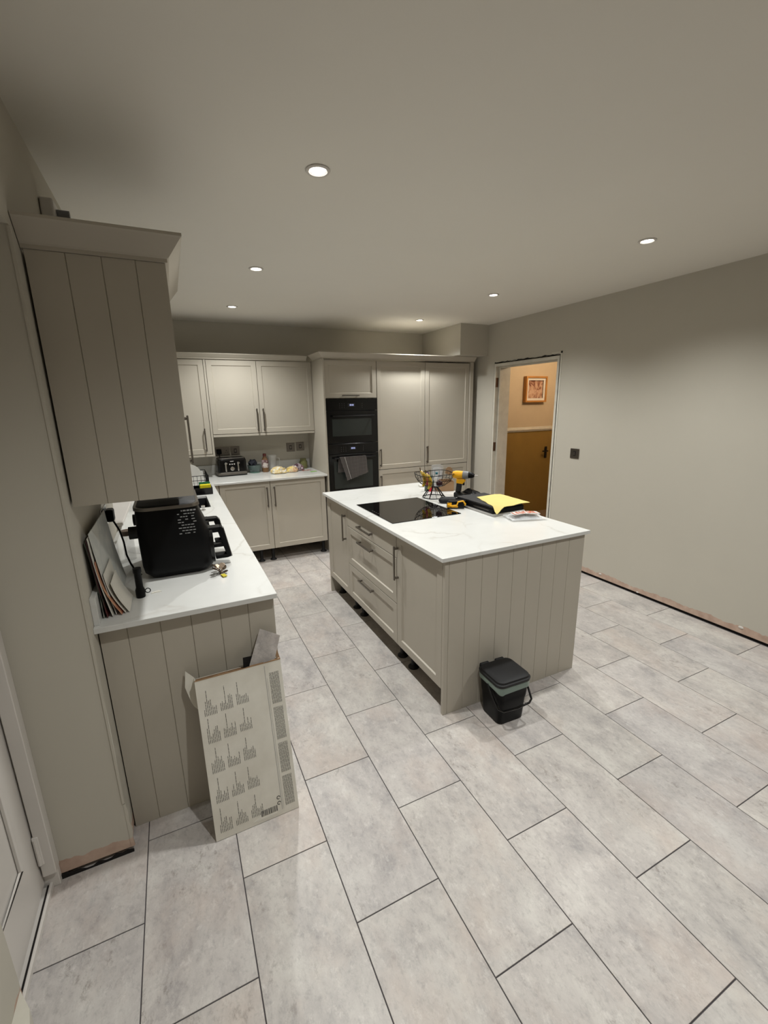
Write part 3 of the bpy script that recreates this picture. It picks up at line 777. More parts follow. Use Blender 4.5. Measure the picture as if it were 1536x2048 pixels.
crumple('bread_bag', 'crumpled yellow and white bread bag on back worktop', 'bag', 1.245, 4.62, ZT, .080, .06, .055, m_crumple('yellow bag film', hexlin(224, 218, 196), hexlin(226, 192, 100), hexlin(222, 216, 202), 20), 1)
crumple('food_wrapper', 'creased pale yellow wrapper right of the bread bag', 'wrapper', 1.392, 4.64, ZT, .06, .05, .05, m_crumple('cream wrapper', hexlin(222, 198, 120), hexlin(212, 196, 164), hexlin(206, 160, 120), 20), 4)
crumple('food_packet', 'crumpled purple and silver packet on back worktop', 'packet', 1.475, 4.72, ZT, .065, .05, .06, m_crumple('purple packet film', hexlin(70, 38, 52), hexlin(190, 178, 184), hexlin(96, 52, 60), 14), 9)
lf = tag(box('leaflet', -.05, .05, -.03, .03, 0, .0015, m_crumple('leaflet print', hexlin(170, 80, 72), hexlin(206, 190, 182), hexlin(180, 130, 112), 30), loc=(1.555, 4.66, ZT+.0005), rot=(0, 0, .1)), 'red and white leaflet lying below the olive jar', 'leaflet')
tag(box('green_card', -.034, .034, -.018, .018, 0, .0015, soft('green card', hexlin(128, 186, 70), .6), loc=(1.60, 4.53, ZT+.0005), rot=(0, 0, .1)), 'small lime green card on the end of back worktop', 'card')

# ------------------------------------------------------------------ dish area by the sink
dt = thing('sink_caddy', 'black plastic sink caddy holding a sponge beyond the sink', 'caddy', (.365, 3.765, ZT))
boxes('tray', [(0, .145, 0, .17, .0005, .006), (0, .145, 0, .006, .006, .055), (0, .145, .164, .17, .006, .055), (0, .006, .006, .164, .006, .055), (.139, .145, .006, .164, .006, .055)], M_BLKG, dt, .0015)
sp = thing('sponge', 'yellow sponge with green scourer standing in the black caddy', 'sponge', (.415, 3.80, ZT+.0365))
box('foam', 0, .085, 0, .035, -.03, .042, soft('yellow foam', hexlin(206, 192, 28), .9, .1, 60), sp, .006)
box('scourer', -.004, .083, .0355, .044, -.03, .058, soft('green scourer', hexlin(34, 100, 68), .95, .15, 80), sp, .002)
dr = thing('dish_rack', 'black wire dish rack full of crockery by the back corner', 'rack', (.14, 4.0, ZT))
bm = bmesh.new(); Wd, Dp = .36, .40
for z in (.012, .085, .125): bm_tube(bm, [(0, 0, z), (Wd, 0, z), (Wd, Dp, z), (0, Dp, z)], .0028, 6, closed=True)
for i in range(13):
    x = Wd*i/12; bm_tube(bm, [(x, 0, .012), (x, 0, .125)], .0018, 5); bm_tube(bm, [(x, Dp, .012), (x, Dp, .125)], .0018, 5); bm_tube(bm, [(x, 0, .012), (x, Dp, .012)], .0018, 5)
for i in range(14):
    y = Dp*i/13; bm_tube(bm, [(Wd, y, .012), (Wd, y, .125)], .0018, 5); bm_tube(bm, [(0, y, .012), (0, y, .125)], .0018, 5)
for x, y in ((0, 0), (Wd, 0), (Wd, Dp), (0, Dp)): bm_tube(bm, [(x, y, .0005), (x, y, .125)], .004, 6)
finish('wire_frame', bm, M_BLK, dr, smooth=True)
for i in range(4):
    pl = tag(lathe('plate', [(0, -.006), (.055, -.006), (.092, .004), (.095, .008), (.055, 0), (0, 0)], soft('white china', hexlin(222, 220, 214), .2, .01, bump=0)), 'white plate upright in the dish rack, %s' % ('nearest the yellow sponge', 'second from the sponge', 'third from the sponge', 'farthest from the sponge')[i], 'plate', 'plates in the dish rack')
    pl.location = (.36, 4.06+.035*i, ZT+.115); pl.rotation_euler = (radians(82), 0, 0)
mb = tag(lathe('metal_bowl', [(0, 0), (.04, .001), (.075, .03), (.088, .07), (.085, .07), (.072, .032), (.038, .004), (0, .003)], M_CHROME), 'shiny upturned metal bowl on top of dish rack', 'bowl')
mb.location = (.33, 4.31, ZT+.21); mb.rotation_euler = (radians(195), 0, 0)
mg = thing('glass_tumbler', 'clear glass tumbler upside down at rack corner', 'glass', (.45, 4.32, ZT+.017))
lathe('tumbler', [(.0, .11), (.028, .11), (.034, .001), (.031, .001), (.025, .105), (0, .105)], M_CP, mg)

# ------------------------------------------------------------------ air fryer
af = thing('air_fryer', 'black dual drawer air fryer on the left worktop', 'air fryer', (.075, 1.885, ZT))
# local: x forward (towards +X), y width
def sec(z, x0, x1, y0, y1, r): return [(x, y, z) for x, y in rrect(x0, x1, y0, y1, r, 6)]
AFH = .325
loft('body', [sec(.006, .035, .262, .03, .35, .04), sec(.03, .015, .285, .008, .372, .045), sec(.06, .01, .292, .0, .38, .05), sec(.16, .008, .288, .0, .38, .05), sec(.215, .008, .268, .0, .38, .05), sec(.29, .010, .248, .0, .38, .05), sec(.300, .012, .246, .002, .378, .05)], M_BLK, af)
loft('trim_ring', [sec(.3005, .006, .256, -.004, .384, .055), sec(.314, .006, .254, -.004, .384, .055)], M_STEEL, af)
loft('top_plate', [sec(.3145, .016, .244, .006, .374, .05), sec(.318, .02, .240, .01, .37, .048)], M_BLKM, af)
loft('foot', [sec(.0005, .05, .24, .05, .33, .03), sec(.0055, .045, .25, .045, .335, .03)], M_BLKM, af)
for y0, y1 in ((.018, .182), (.198, .362)):
    dw = loft('drawer', [[(x, y, z) for (y, z) in [(yy_, zz_) for (yy_, zz_) in rrect(y0, y1, .032, .175, .03)]] for x in (.262, .284, .294)], M_BLKG, af)
    yc = (y0+y1)/2; hw = .026
    # D-shaped handle with middle bar, profile in XZ extruded in y
    bm = bmesh.new()
    outer = [(.296, .205), (.345, .207), (.366, .200), (.405, .060), (.400, .045), (.300, .045)]
    def quad(p): bm_prism(bm, [(q[0], q[1]) for q in p], yc-hw, yc+hw, 'y')
    quad([(.262, .165), (.262, .181), (.330, .181), (.333, .165)])
    quad([(.318, .1645), (.333, .181), (.343, .172), (.368, .036), (.350, .032)])
    quad([(.300, .032), (.300, .048), (.349, .048), (.352, .032)])
    quad([(.305, .108), (.305, .119), (.336, .119), (.338, .108)])
    finish('handle', bm, M_BLK, dw, .0025, 2)
    prism('handle_trim', [(.3445, .170), (.3465, .171), (.3715, .036), (.3690, .035)], yc-hw*.8, yc+hw*.8, 'y', M_STEEL, dw)
# rear vents / spacers
for yv in (.06, .30):
    tube('rear_spacer', [(.010, yv, .205), (-.022, yv, .205)], .026, M_BLKM, af, 14)
# printed cooking guide on the near side: small light marks
bm = bmesh.new(); rnd = random.Random(2)
for r_ in range(9):
    z = .285 - r_*.012
    x = .165
    while x < .232 - r_*.0012:
        wdt = rnd.uniform(.004, .013)
        if rnd.random() < .8: bm_box(bm, x, x+wdt, -.0008, -.0002, z, z+.0035 if r_ else z+.006)
        x += wdt + .003
finish('cooking_guide_print', bm, M_INKL, af)['kind'] = 'stuff'
# power cable and wall plug
cb = thing('power_cable', 'black power cable from a wall plug to the air fryer', 'cable')
tube('cord', [(-.020, 2.13, 1.10), (.0, 2.125, 1.05), (.012, 2.10, 1.0), (.02, 2.05, .955), (.035, 2.0, .93), (.055, 1.955, .905), (.075, 1.935, .893)], .0038, M_BLK, cb)
box('plug', -.040, -.010, 2.10, 2.155, 1.095, 1.15, M_BLK, cb, .008, 3)
sk = thing('double_socket', 'chrome double socket on the left wall behind the air fryer', 'socket', (XL+.0005, 2.04, 1.075), pi/2)
box('plate', 0, .146, -.006, 0, 0, .088, M_CHROME, sk, .002)

# ------------------------------------------------------------------ torch, keys, paper, magazines
tc_ = thing('torch', 'small black torch standing upright beside the leaning magazines', 'torch', (.080, 1.742, ZT))
lathe('barrel', [(0, .0005), (.0155, .0005), (.0165, .004), (.0165, .030), (.0125, .042), (.0125, .098), (.0145, .102), (.0145, .118), (0, .118)], M_BLK, tc_, seg=18)
tube('lanyard_loop', [(.0165 + .009*(1-cos(a)), .0, .022 + .009*sin(a)) for a in [2*pi*k/10 for k in range(10)]], .0018, M_BLK, tc_, closed=True)
tag(prism('paper_scrap', [(-.012, 0), (.026, .006), (.016, .022), (-.006, .014)], 0, .002, 'z', M_PAPER, loc=(.125, 1.755, ZT+.0005)), 'small torn paper scrap beside the torch', 'paper')
ky = thing('key_bunch', 'bunch of keys with yellow tag on the left worktop', 'keys', (.375, 1.838, ZT+.001))
M_KEY = soft('key metal', hexlin(112, 98, 84), .4, .15, 60, metal=.9)
tube('key_ring', [(.013*cos(a), .013*sin(a), .004) for a in [2*pi*k/14 for k in range(14)]], .001, M_STEEL, ky, closed=True)
for i, (a, ti, L) in enumerate(((10, .25, .036), (45, .6, .042), (75, 1.0, .042), (105, .7, .038), (150, .4, .038), (205, .08, .045), (165, .8, .036), (60, .3, .040))):
    bm = bmesh.new()
    bm_prism(bm, [(-.002, -.003), (L*.45, -.003), (L*.5, -.009), (L*.8, -.010), (L, -.004), (L, .004), (L*.8, .010), (L*.5, .009), (L*.45, .003), (-.002, .003)], 0, .002, 'z')
    k_ = finish('key', bm, M_KEY, ky, loc=(.004*i % .012, .002*i % .008, .002+.003*i)); k_.rotation_euler = (.2*(i % 3), -ti, radians(a))
k_ = box('key_tag', 0, .032, -.009, .009, 0, .004, soft('yellow tag', hexlin(190, 176, 40), .5), ky, .0015); k_.location = (.01, -.012, .002); k_.rotation_euler = (0, 0, radians(-75))

# leaning magazines/papers against left wall, bent at the foot
def leaning(name, label, cat, ys, ye, x_top, z_top, bow, x_foot, th, mat, group=None, droop=0, dz=0.0):
    rows = []
    for i in range(11):
        t = i/10
        r = []
        for j in range(6):
            s = j/5
            x = x_foot + (x_top-x_foot)*t - bow*sin(pi*t) + 0*s
            z = ZT + .004 + (z_top-ZT)*t - droop*s*t
            r.append((x, ys + (ye-ys)*s, z))
        rows.append(r)
    o = cloth(name, rows, mat, None, th); return tag(o, label, cat, group)
M_MAG1 = m_crumple('dark magazine cover', hexlin(60, 30, 34), hexlin(36, 40, 34), hexlin(92, 44, 44), 5)
M_MAG2 = m_crumple('grey green print', hexlin(96, 104, 92), hexlin(60, 66, 58), hexlin(150, 150, 140), 5)
M_MAG3 = m_crumple('orange brochure print', hexlin(186, 96, 58), hexlin(150, 60, 44), hexlin(200, 150, 120), 4)
leaning('magazine', 'dark magazine leaning on the left wall, rearmost of the stack', 'magazine', 1.60, 1.86, -.040, 1.14, -.004, -.024, .003, M_MAG2)
leaning('magazine', 'maroon covered magazine leaning second from the left wall', 'magazine', 1.595, 1.85, -.035, 1.150, .002, -.012, .003, M_MAG1)
leaning('brochure', 'white brochure leaning in front of the maroon magazine', 'brochure', 1.60, 1.84, -.031, 1.155, .006, .002, .0025, M_PAPER)
leaning('brochure', 'orange edged brochure bowed outwards at its foot', 'brochure', 1.60, 1.78, -.022, 1.07, .014, .030, .0025, M_MAG3)
leaning('wall_planner', 'pale ruled calendar sheet leaning at front of stack', 'calendar', 1.61, 2.00, -.027, 1.168, .004, .012, .002, m_label('ruled sheet', hexlin(206, 207, 202), hexlin(196, 198, 194), hexlin(212, 212, 206), 8))
leaning('envelope', 'cream envelope slumped forward against the magazine stack', 'envelope', 1.61, 1.80, -.006, 1.02, .010, .040, .002, M_PAPER)
leaning('folded_letter', 'open folded cream letter nearest the torch', 'letter', 1.612, 1.76, .010, .985, .006, .052, .002, M_PAPER)
# odds and ends on the counter between the stack and the sill
tag(lathe('glass_dish', [(0, .006), (.06, .002), (.075, .0), (.078, .004), (.06, .008), (.012, .014), (.012, .03), (0, .032)], M_CP, loc=(.07, 2.40, ZT+.0006)), 'clear glass dish cover lying behind the air fryer', 'dish')
sb = thing('spice_jar', 'clear spice jar with brown lid behind the air fryer', 'jar', (.012, 2.26, ZT))
lathe('tin_body', [(0, .0005), (.025, .0005), (.025, .12), (0, .12)], M_CP, sb); lathe('tin_lid', [(0, .145), (.028, .143), (.028, .121), (0, .121)], soft('tin lid brown', hexlin(112, 96, 84), .4), sb)

# ------------------------------------------------------------------ cardboard box leaning on the end panel
LEAN = math.atan2(.128, .60)
bx = thing('cardboard_box', 'tall flat white printed tile box leaning on left end panel', 'box', (.386, 1.376, .002))
bx.rotation_euler = (-LEAN, 0, radians(1.0))
BW, BH, BD = .157, .612, .06
def m_boxcard():
    m = new_mat('printed white board', hexlin(210, 206, 194), .75); k = N(m); tc = k.n('TexCoord').outputs['Object']
    k.color(k.ramp(k.noise(tc, 7, 4), [(.35, hexlin(206, 201, 189)), (.65, hexlin(218, 214, 203))])); k.bump(k.noise(tc, 25, 3), .1, .001); return m
M_BOX = m_boxcard()
boxes('front_wall', [(-BW, BW, 0, .003, 0, BH)], M_BOX, bx)
boxes('rear_wall', [(-BW, BW, BD-.003, BD, 0, BH-.01)], M_BOX, bx)
boxes('side_wall', [(-BW, -BW+.003, .003, BD-.003, 0, BH-.004)], M_BOX, bx)
boxes('side_wall', [(BW-.003, BW, .003, BD-.003, 0, BH-.004)], M_BOX, bx)
boxes('base', [(-BW+.003, BW-.003, .003, BD-.003, 0, .003)], M_CARD, bx)
# raw brown board edge along the torn top
bm = bmesh.new(); rnd = random.Random(4)
xs = [-BW + 2*BW*i/24 for i in range(25)]
for a, b in zip(xs, xs[1:]):
    h1 = rnd.uniform(.002, .006)
    bm_box(bm, a, b, -.0006, .0034, BH, BH+h1)
finish('torn_edge', bm, M_CARD, bx)
boxes('inner_face', [(-BW+.004, BW-.004, BD-.0045, BD-.0035, .1, BH-.011)], M_CARD, bx)
prism('flap', [(-BW, BH-.125), (-BW-.012, BH-.110), (-BW-.020, BH-.09), (-BW-.034, BH-.03), (-BW-.026, BH+.03), (-BW, BH-.002)], BD-.006, BD-.003, 'y', M_BOX, bx)
fl = prism('flap', [(BW-.003, BH-.02), (BW+.006, BH-.01), (BW-.006, BH+.055), (BW-.020, BH+.05)], .035, .038, 'y', M_CARD, bx)
# print: blocks of text lines running upwards, columns as in the photograph
bm = bmesh.new(); rnd = random.Random(8)
def vline(x, z0, z1, w=.0017):
    z = z0
    while z < z1:
        L = rnd.uniform(.008, .02); e = min(z+L, z1)
        bm_box(bm, x, x+w, -.0005, -.0001, z, e); z = e + .0022
for row, zr in enumerate((.055, .170, .285, .400, .505)):
    for cidx, xc in enumerate((-.115, -.058, 0.0)):
        nl = 8; sh = [1, .6, .95, .7, .8, .55, .75, .5, .6]
        for i in range(nl):
            h = .060*(.4 + .6*rnd.random()) if i != (row + cidx) % 3 + 1 else .095
            vline(xc - .022 + i*.0058, zr - .03 + .004*cidx, zr - .03 + h)
finish('printed_text', bm, M_INK, bx)['kind'] = 'stuff'
bm = bmesh.new()
for z0, z1 in ((.03, .15), (.165, .285), (.30, .43), (.445, .57)):
    for i in range(9): 
        x = .108 + i*.0042; z = z0
        while z < z1:
            L = rnd.uniform(.008, .02); e = min(z+L, z1); bm_box(bm, x, x+.0016, -.0005, -.0001, z, e); z = e+.0018
finish('printed_text', bm, M_INK, bx)['kind'] = 'stuff'
boxes('ruled_line', [(.092, .0935, -.0005, -.0001, .02, BH-.01), (.098, .0987, -.0005, -.0001, .02, BH-.06)], M_INKL, bx)
bm = bmesh.new()
for zc in (.050, .072):
    for k in range(10):
        a0, a1 = 2*pi*k/12, 2*pi*(k+1)/12
        q = [(.083+r*cos(a), zc+r*sin(a)) for r, a in ((.0045, a0), (.0075, a0), (.0075, a1), (.0045, a1))]
        bm_prism(bm, q, -.0005, -.0001, 'y')
finish('recycling_symbol', bm, M_INK, bx)
bm = bmesh.new(); x = .012
rnd = random.Random(6)
while x < .075:
    wv = rnd.choice((.001, .002, .003)); bm_box(bm, x, x+wv, -.0005, -.0001, .022, .045); x += wv + rnd.choice((.0012, .002))
finish('barcode', bm, M_INK, bx)['kind'] = 'stuff'
finish('torn_patch', bm_prism(bmesh.new(), [(-.02, .014), (.0, .022), (.008, .030), (.012, .018), (.07, .017), (.072, .012), (.02, .010)], -.0008, -.0001, 'y'), M_PAPER, bx)
# offcuts standing in the box
oc = thing('tile_offcut', 'grey stone-effect tile offcut sticking out of the cardboard box', 'tile', (.386, 1.376, .002)); oc.rotation_euler = (-LEAN, 0, radians(1.0))
prism('offcut', [(-.09, .30), (.015, .27), (.171, .70), (.097, .745)], .018, .0215, 'y', M_TILE, oc)
oc2 = thing('black_offcut', 'short black tile underside beside the grey offcut in the box', 'tile', (.386, 1.376, .002)); oc2.rotation_euler = (-LEAN, 0, radians(1.0))
prism('offcut', [(.0, .30), (.09, .30), (.10, .642), (.022, .645)], .028, .0315, 'y', M_VOID, oc2)

# ------------------------------------------------------------------ food caddy bin
fb = thing('food_waste_bin', 'small black lidded food caddy with green liner beside the island', 'bin', (1.640, 1.449, 0), radians(-2))
def s2(z, hx, hy, r, ox=0, oy=0): return [(x+ox, y+oy, z) for x, y in rrect(-hx, hx, -hy, hy, r, 5)]
loft('bucket', [s2(.0005, .076, .070, .028), s2(.006, .080, .074, .028), s2(.12, .087, .081, .03), s2(.135, .090, .084, .03), s2(.222, .096, .090, .03)], M_BLK, fb)
loft('lid', [s2(.224, .101, .095, .034), s2(.238, .103, .097, .034), s2(.241, .098, .092, .034), s2(.250, .096, .090, .034), s2(.254, .086, .080, .03)], M_BLKM, fb)
boxes('hinge', [(-.075, -.02, .0955, .110, .225, .248), (.02, .075, .0955, .110, .225, .248)], M_BLKM, fb, .004)
M_LINER = new_mat('green caddy liner', hexlin(150, 168, 158), .35, alpha=.6)
rnd = random.Random(12); secs = []
base = rrect(-.0985, .0985, -.0925, .0925, .032, 8)
sA, sB, sC = [], [], []
for k, (x, y) in enumerate(base):
    a = math.atan2(y, x); drop = .014 + .022*max(0, sin(-a*1.0))*abs(cos(a*1.5+.6)) + .008*sin(a*5+1) + .004*sin(a*13)
    sA.append((x*.995, y*.995, .2235)); sB.append((x*1.02, y*1.02, .2235-drop*.5)); sC.append((x*1.012, y*1.012, .2235-drop))
finish('liner', bm_loft(bmesh.new(), [sA, sB, sC], False, False), M_LINER, fb, smooth=True)
tube('handle', [(-.0995, .0, .20), (-.103, -.04, .16), (-.100, -.092, .115), (-.08, -.104, .105), (0, -.108, .102), (.08, -.104, .105), (.100, -.096, .115), (.112, -.055, .150), (.1045, .0, .20)], .0055, M_BLKG, fb, 8)

# ------------------------------------------------------------------ island clutter
bs = thing('fruit_basket', 'black wire fruit basket on a tapered wire stand', 'basket', (2.015, 2.735, ZT))
bm = bmesh.new(); R1 = .148; zr = .185
bm_tube(bm, [(R1*cos(a), R1*sin(a), zr+.006*sin(3*a)) for a in [2*pi*k/32 for k in range(32)]], .0028, 6, closed=True)
bm_tube(bm, [(.128*cos(a), .128*sin(a), .14) for a in [2*pi*k/28 for k in range(28)]], .0018, 5, closed=True)
bm_tube(bm, [(.055*cos(a), .055*sin(a), .088) for a in [2*pi*k/20 for k in range(20)]], .0022, 5, closed=True)
for k in range(26):
    a = 2*pi*k/26; c_, s_ = cos(a), sin(a)
    bm_tube(bm, [(R1*c_, R1*s_, zr), (.14*c_, .14*s_, .155), (.118*c_, .118*s_, .122), (.085*c_, .085*s_, .098), (.055*c_, .055*s_, .088)], .0014, 4)
finish('wire_bowl', bm, M_BLK, bs, smooth=True)
bm = bmesh.new()
bm_tube(bm, [(.085*cos(a), .085*sin(a), .0035) for a in [2*pi*k/24 for k in range(24)]], .003, 6, closed=True)
for k in range(10):
    a = 2*pi*k/10; bm_tube(bm, [(.052*cos(a)*.45, .052*sin(a)*.45, .088), (.085*cos(a), .085*sin(a), .004)], .0018 if k % 2 else .0042, 5)
bm_tube(bm, [(.024*cos(a), .024*sin(a), .087) for a in [2*pi*k/16 for k in range(16)]], .003, 6, closed=True)
finish('wire_stand', bm, M_BLK, bs, smooth=True)
M_BAN = m_crumple('banana skin', hexlin(196, 166, 36), hexlin(170, 136, 30), hexlin(104, 74, 30), 24)
def banana(label, loc, rz, tilt):
    b = thing('banana', label, 'banana', loc, rz)
    P = []; Rr = []
    for k in range(11):
        t = k/10; a = -.2 + 1.5*t; P.append((.085*sin(a)-.04, 0, .085*cos(a)-.085+.0)); Rr.append(.016*(sin(pi*min(1, max(0, .08+t*.86)))**.5))
    P = [(p[0], p[1], p[2]) for p in P]
    finish('peel', bm_tube(bmesh.new(), P, Rr, 8), M_BAN, b, smooth=True)
    tube('stem', [P[0], (P[0][0]-.012, 0, P[0][2]+.004), (P[0][0]-.024, 0, P[0][2]+.012)], .004, soft('banana stem', hexlin(88, 70, 36), .7), b)
    b.rotation_euler = (0, tilt, rz); return b
banana('banana with brown patches, rear one in the wire basket', (1.925, 2.71, ZT+.168), radians(-50), radians(50))
banana('clean yellow banana, front one in the wire basket', (1.945, 2.665, ZT+.152), radians(-50), radians(50))
M_GL = new_mat('clear bottle plastic', (0.8, .82, .84, 1), .1, alpha=.4)
bottle('water_bottle', 'small clear bottle with teal cap in the fruit basket', 2.015, 2.70, M_GL, None, None, soft('teal cap', hexlin(30, 110, 130), .4), .105, .018, z=ZT+.092)
bottle('drink_bottle', 'little bottle with purple cap behind the bananas', 1.975, 2.76, soft('pink drink', hexlin(150, 60, 70), .3), None, None, soft('purple cap', hexlin(92, 50, 110), .4), .10, .016, z=ZT+.092)
tag(lathe('dark_plum', [(0, 0), (.012, .002), (.022, .012), (.025, .025), (.021, .038), (.010, .047), (0, .046)], soft('plum skin', hexlin(50, 16, 24), .3), loc=(2.005, 2.645, ZT+.098)), 'dark red plum against the basket wires', 'plum')
tag(lathe('red_lid', [(0, 0), (.017, 0), (.015, .035), (0, .035)], soft('red plastic', hexlin(190, 28, 36), .35), loc=(2.115, 2.945, ZT+.0006)), 'small red bottle cap on worktop behind the fruit basket', 'cap')

# cordless drill standing upright
dl = thing('cordless_drill', 'yellow and black cordless drill with its chuck facing right', 'drill', (2.205, 2.650, ZT)); dl.rotation_euler = (0, 0, radians(-48))
def xcyl(name, x0, x1, rs, z, mat, parent, seg=16):
    n = len(rs); P = [(x0 + (x1-x0)*i/(n-1), 0, z) for i in range(n)]
    return finish(name, bm_tube(bmesh.new(), P, rs, seg), mat, parent, smooth=True)
xcyl('motor_housing', -.065, .012, [.024, .031, .032, .031, .030], .168, M_YEL, dl)
xcyl('gear_case', .013, .055, [.031, .031, .028], .168, M_GREYP, dl)
xcyl('chuck', .056, .098, [.024, .024, .020, .012], .168, M_BLK, dl)
xcyl('drill_bit', .099, .125, [.003, .003], .168, M_STEEL, dl, 8)
prism('grip', [(-.040, .036), (-.002, .036), (.010, .14), (-.030, .142)], -.017, .017, 'y', M_BLKM, dl, .006)
prism('yellow_collar', [(-.036, .105), (.012, .100), (.030, .118), (.03, .138), (-.034, .140)], -.0185, .0185, 'y', M_YEL, dl, .004)
prism('trigger', [(.012, .088), (.026, .092), (.024, .116), (.010, .116)], -.009, .009, 'y', M_BLK, dl, .002)
box('battery_foot', -.05, .040, -.032, .032, .0006, .035, M_BLKM, dl, .006)
# spare battery / charger block
bt = thing('battery_pack', 'yellow and black tool battery lying by the hob corner', 'battery', (1.958, 2.365, ZT), radians(-28))
prism('battery_body', rrect(-.058, .058, -.036, .036, .012), .0006, .034, 'z', M_BLKM, bt, .003)
prism('battery_top', rrect(-.050, .050, -.030, .030, .010), .0345, .052, 'z', M_BLK, bt, .003)
boxes('yellow_side', [(-.060, -.030, -.0385, -.0365, .012, .044), (-.030, .012, -.0385, -.0365, .010, .022)], M_YEL, bt, .0008)
tube('yellow_guard', [(-.058, -.040, .030), (-.030, -.041, .022), (.004, -.041, .026), (.012, -.041, .050), (.046, -.040, .056), (.062, -.036, .034), (.060, -.030, .024)], .0055, M_YEL, bt)
boxes('terminal_cover', [(.014, .050, -.0375, -.0365, .016, .044)], M_BLK, bt)
bpy.data.objects['battery_pack']
# soft black case
cs = thing('sunglasses_case', 'black zipped soft case lying below the fruit basket', 'case', (2.00, 2.515, ZT), radians(-32))
loft('shell', [[(x, y, z) for x, y in rrect(-.068+o, .068-o, -.032+o, .032-o, .03-o*.6, 6)] for z, o in ((.0006, .006), (.010, .0), (.026, .0), (.038, .008), (.043, .018))], M_BLKM, cs)
tube('zip', [(x, y, .019) for x, y in rrect(-.0695, .0695, -.0335, .0335, .031, 5)], .0016, M_BLK, cs, closed=True)

# folded bag and boxes behind
cbx = thing('small_cardboard_box', 'low open brown cardboard box behind the drill', 'box', (2.235, 2.93, ZT), radians(-20))
boxes('box_walls', [(-.07, .07, -.05, -.047, .0006, .075), (-.07, .07, .047, .05, .0006, .085), (-.07, -.067, -.047, .047, .0006, .08), (.067, .07, -.047, .047, .0006, .08), (-.067, .067, -.047, .047, .0006, .003)], M_CARD, cbx)
finish('round_flap', bm_prism(bmesh.new(), [(.02, .13)] + [(.052+.032*cos(a), .150+.036*sin(a)) for a in [radians(q) for q in (150, 110, 70, 30, -10, -40)]] + [(.07, .115)], .0505, .0525, 'y'), M_CARD, cbx)
pc = thing('tool_packaging', 'clear and grey blister packaging behind the drill', 'packaging', (2.22, 3.02, ZT), radians(-20))
prism('backing_card', [(-.05, .0006), (.055, .0006), (.055, .19), (.03, .205), (-.045, .20)], 0, .003, 'y', M_LGREY, pc)
loft('blister', [[(x, y, z) for x, z in rrect(-.035, .04, .05, .18, .02)] for y in (-.0005, -.015, -.02)], M_PLASTIC_CLEAR, pc)
gr = thing('work_glove', 'grey green work glove draped between basket and drill', 'glove', (2.115, 2.975, ZT))
bm = bmesh.new()
finish('palm', bm_loft(bmesh.new(), [[(x, y, z) for x, y in rrect(-.03-o, .03+o, -.012, .012, .010)] for z, o in ((.0006, .008), (.04, .006), (.09, -.004), (.105, -.008))]), soft('green glove knit', hexlin(84, 94, 82), .9, .1), gr, smooth=True)
for i in range(4):
    finish('finger', bm_tube(bmesh.new(), [(-.022+.014*i, 0, .095), (-.026+.017*i, -.004, .115), (-.03+.018*i, -.014, .125+.004*(i % 2))], [.008, .0075, .005], 8), soft('green glove knit', hexlin(84, 94, 82), .9, .1), gr, smooth=True)
finish('thumb', bm_tube(bmesh.new(), [(.026, -.004, .055), (.042, -.012, .075), (.048, -.020, .09)], [.009, .008, .005], 8), soft('green glove knit', hexlin(84, 94, 82), .9, .1), gr, smooth=True)
nt = tag(box('notepad', -.06, .06, -.045, .045, 0, .012, M_PAPER, None, .001, loc=(2.20, 3.16, ZT+.0006), rot=(0, 0, -.4)), 'cream notepad behind the black tool case', 'notepad')

# white tray, black tile cutter on it, cloth on top
ang = radians(-1)
tr = tag(prism('white_tray', rrect(2.022, 2.285, 2.04, 2.36, .012), ZT+.0006, ZT+.012, 'z', M_LGREY, None, .002), 'flat light grey tray under the black tool case', 'tray')
tk = thing('tool_case', 'flat black hard tool case lying on the light grey tray', 'case', (0, 0, ZT+.0125))
prism('case_base', rrect(2.030, 2.286, 2.058, 2.47, .008), .0, .030, 'z', M_BLK, tk, .003)
prism('case_lid', rrect(2.036, 2.280, 2.064, 2.464, .008), .0305, .044, 'z', M_BLKM, tk, .003)
boxes('metal_strip', [(2.0285, 2.0298, 2.10, 2.26, .015, .018), (2.044, 2.048, 2.16, 2.40, .0442, .0448)], M_STEEL, tk)
boxes('case_latch', [(2.0265, 2.0298, 2.32, 2.37, .016, .036)], M_BLKG, tk)
fbag = thing('black_bag', 'folded glossy black bag behind the yellow cloth', 'bag', (2.145, 2.482, ZT), radians(4))
cloth('bag_body', [[(-.015+.15*i/8, .0+.095*j/6, .030+.030*sin(i*.9+j*.5)*.35+.035*(j/6)+.0) for j in range(7)] for i in range(9)], M_BLKG, fbag, .02)
bpy.data.objects['black_bag']
# microfibre cloth
rows = []; rnd = random.Random(21)
c00, c10, c11, c01 = Vector((2.125, 2.35, .0)), Vector((2.022, 2.015, 0)), Vector((2.335, 2.06, 0)), Vector((2.355, 2.37, 0))
for i in range(15):
    s = i/14; r = []
    for j in range(15):
        t = j/14
        p = (c00*(1-s)+c10*s)*(1-t) + (c01*(1-s)+c11*s)*t
        z = ZT + .0605 + .0025*sin(i*1.3)*sin(j*1.1+.5) - .10*max(0, p.x-2.29)
        if i > 10 and j < 3: z -= .009*(i-10)*(3-j)/3*(1 if p.y < 2.056 else .0)
        p = p + Vector((.004*sin(j*2.1) if i in (0, 14) else 0, .004*sin(i*1.7) if j in (0, 14) else 0, 0))
        r.append((p.x, p.y, z))
    rows.append(r)
M_CLOTH = soft('yellow microfibre', hexlin(208, 190, 118), .95, .03, 20, .3, 300)
yc_ = cloth('cleaning_cloth', rows, M_CLOTH, None, .0025); tag(yc_, 'square yellow cleaning cloth spread over the black tool case', 'cloth')

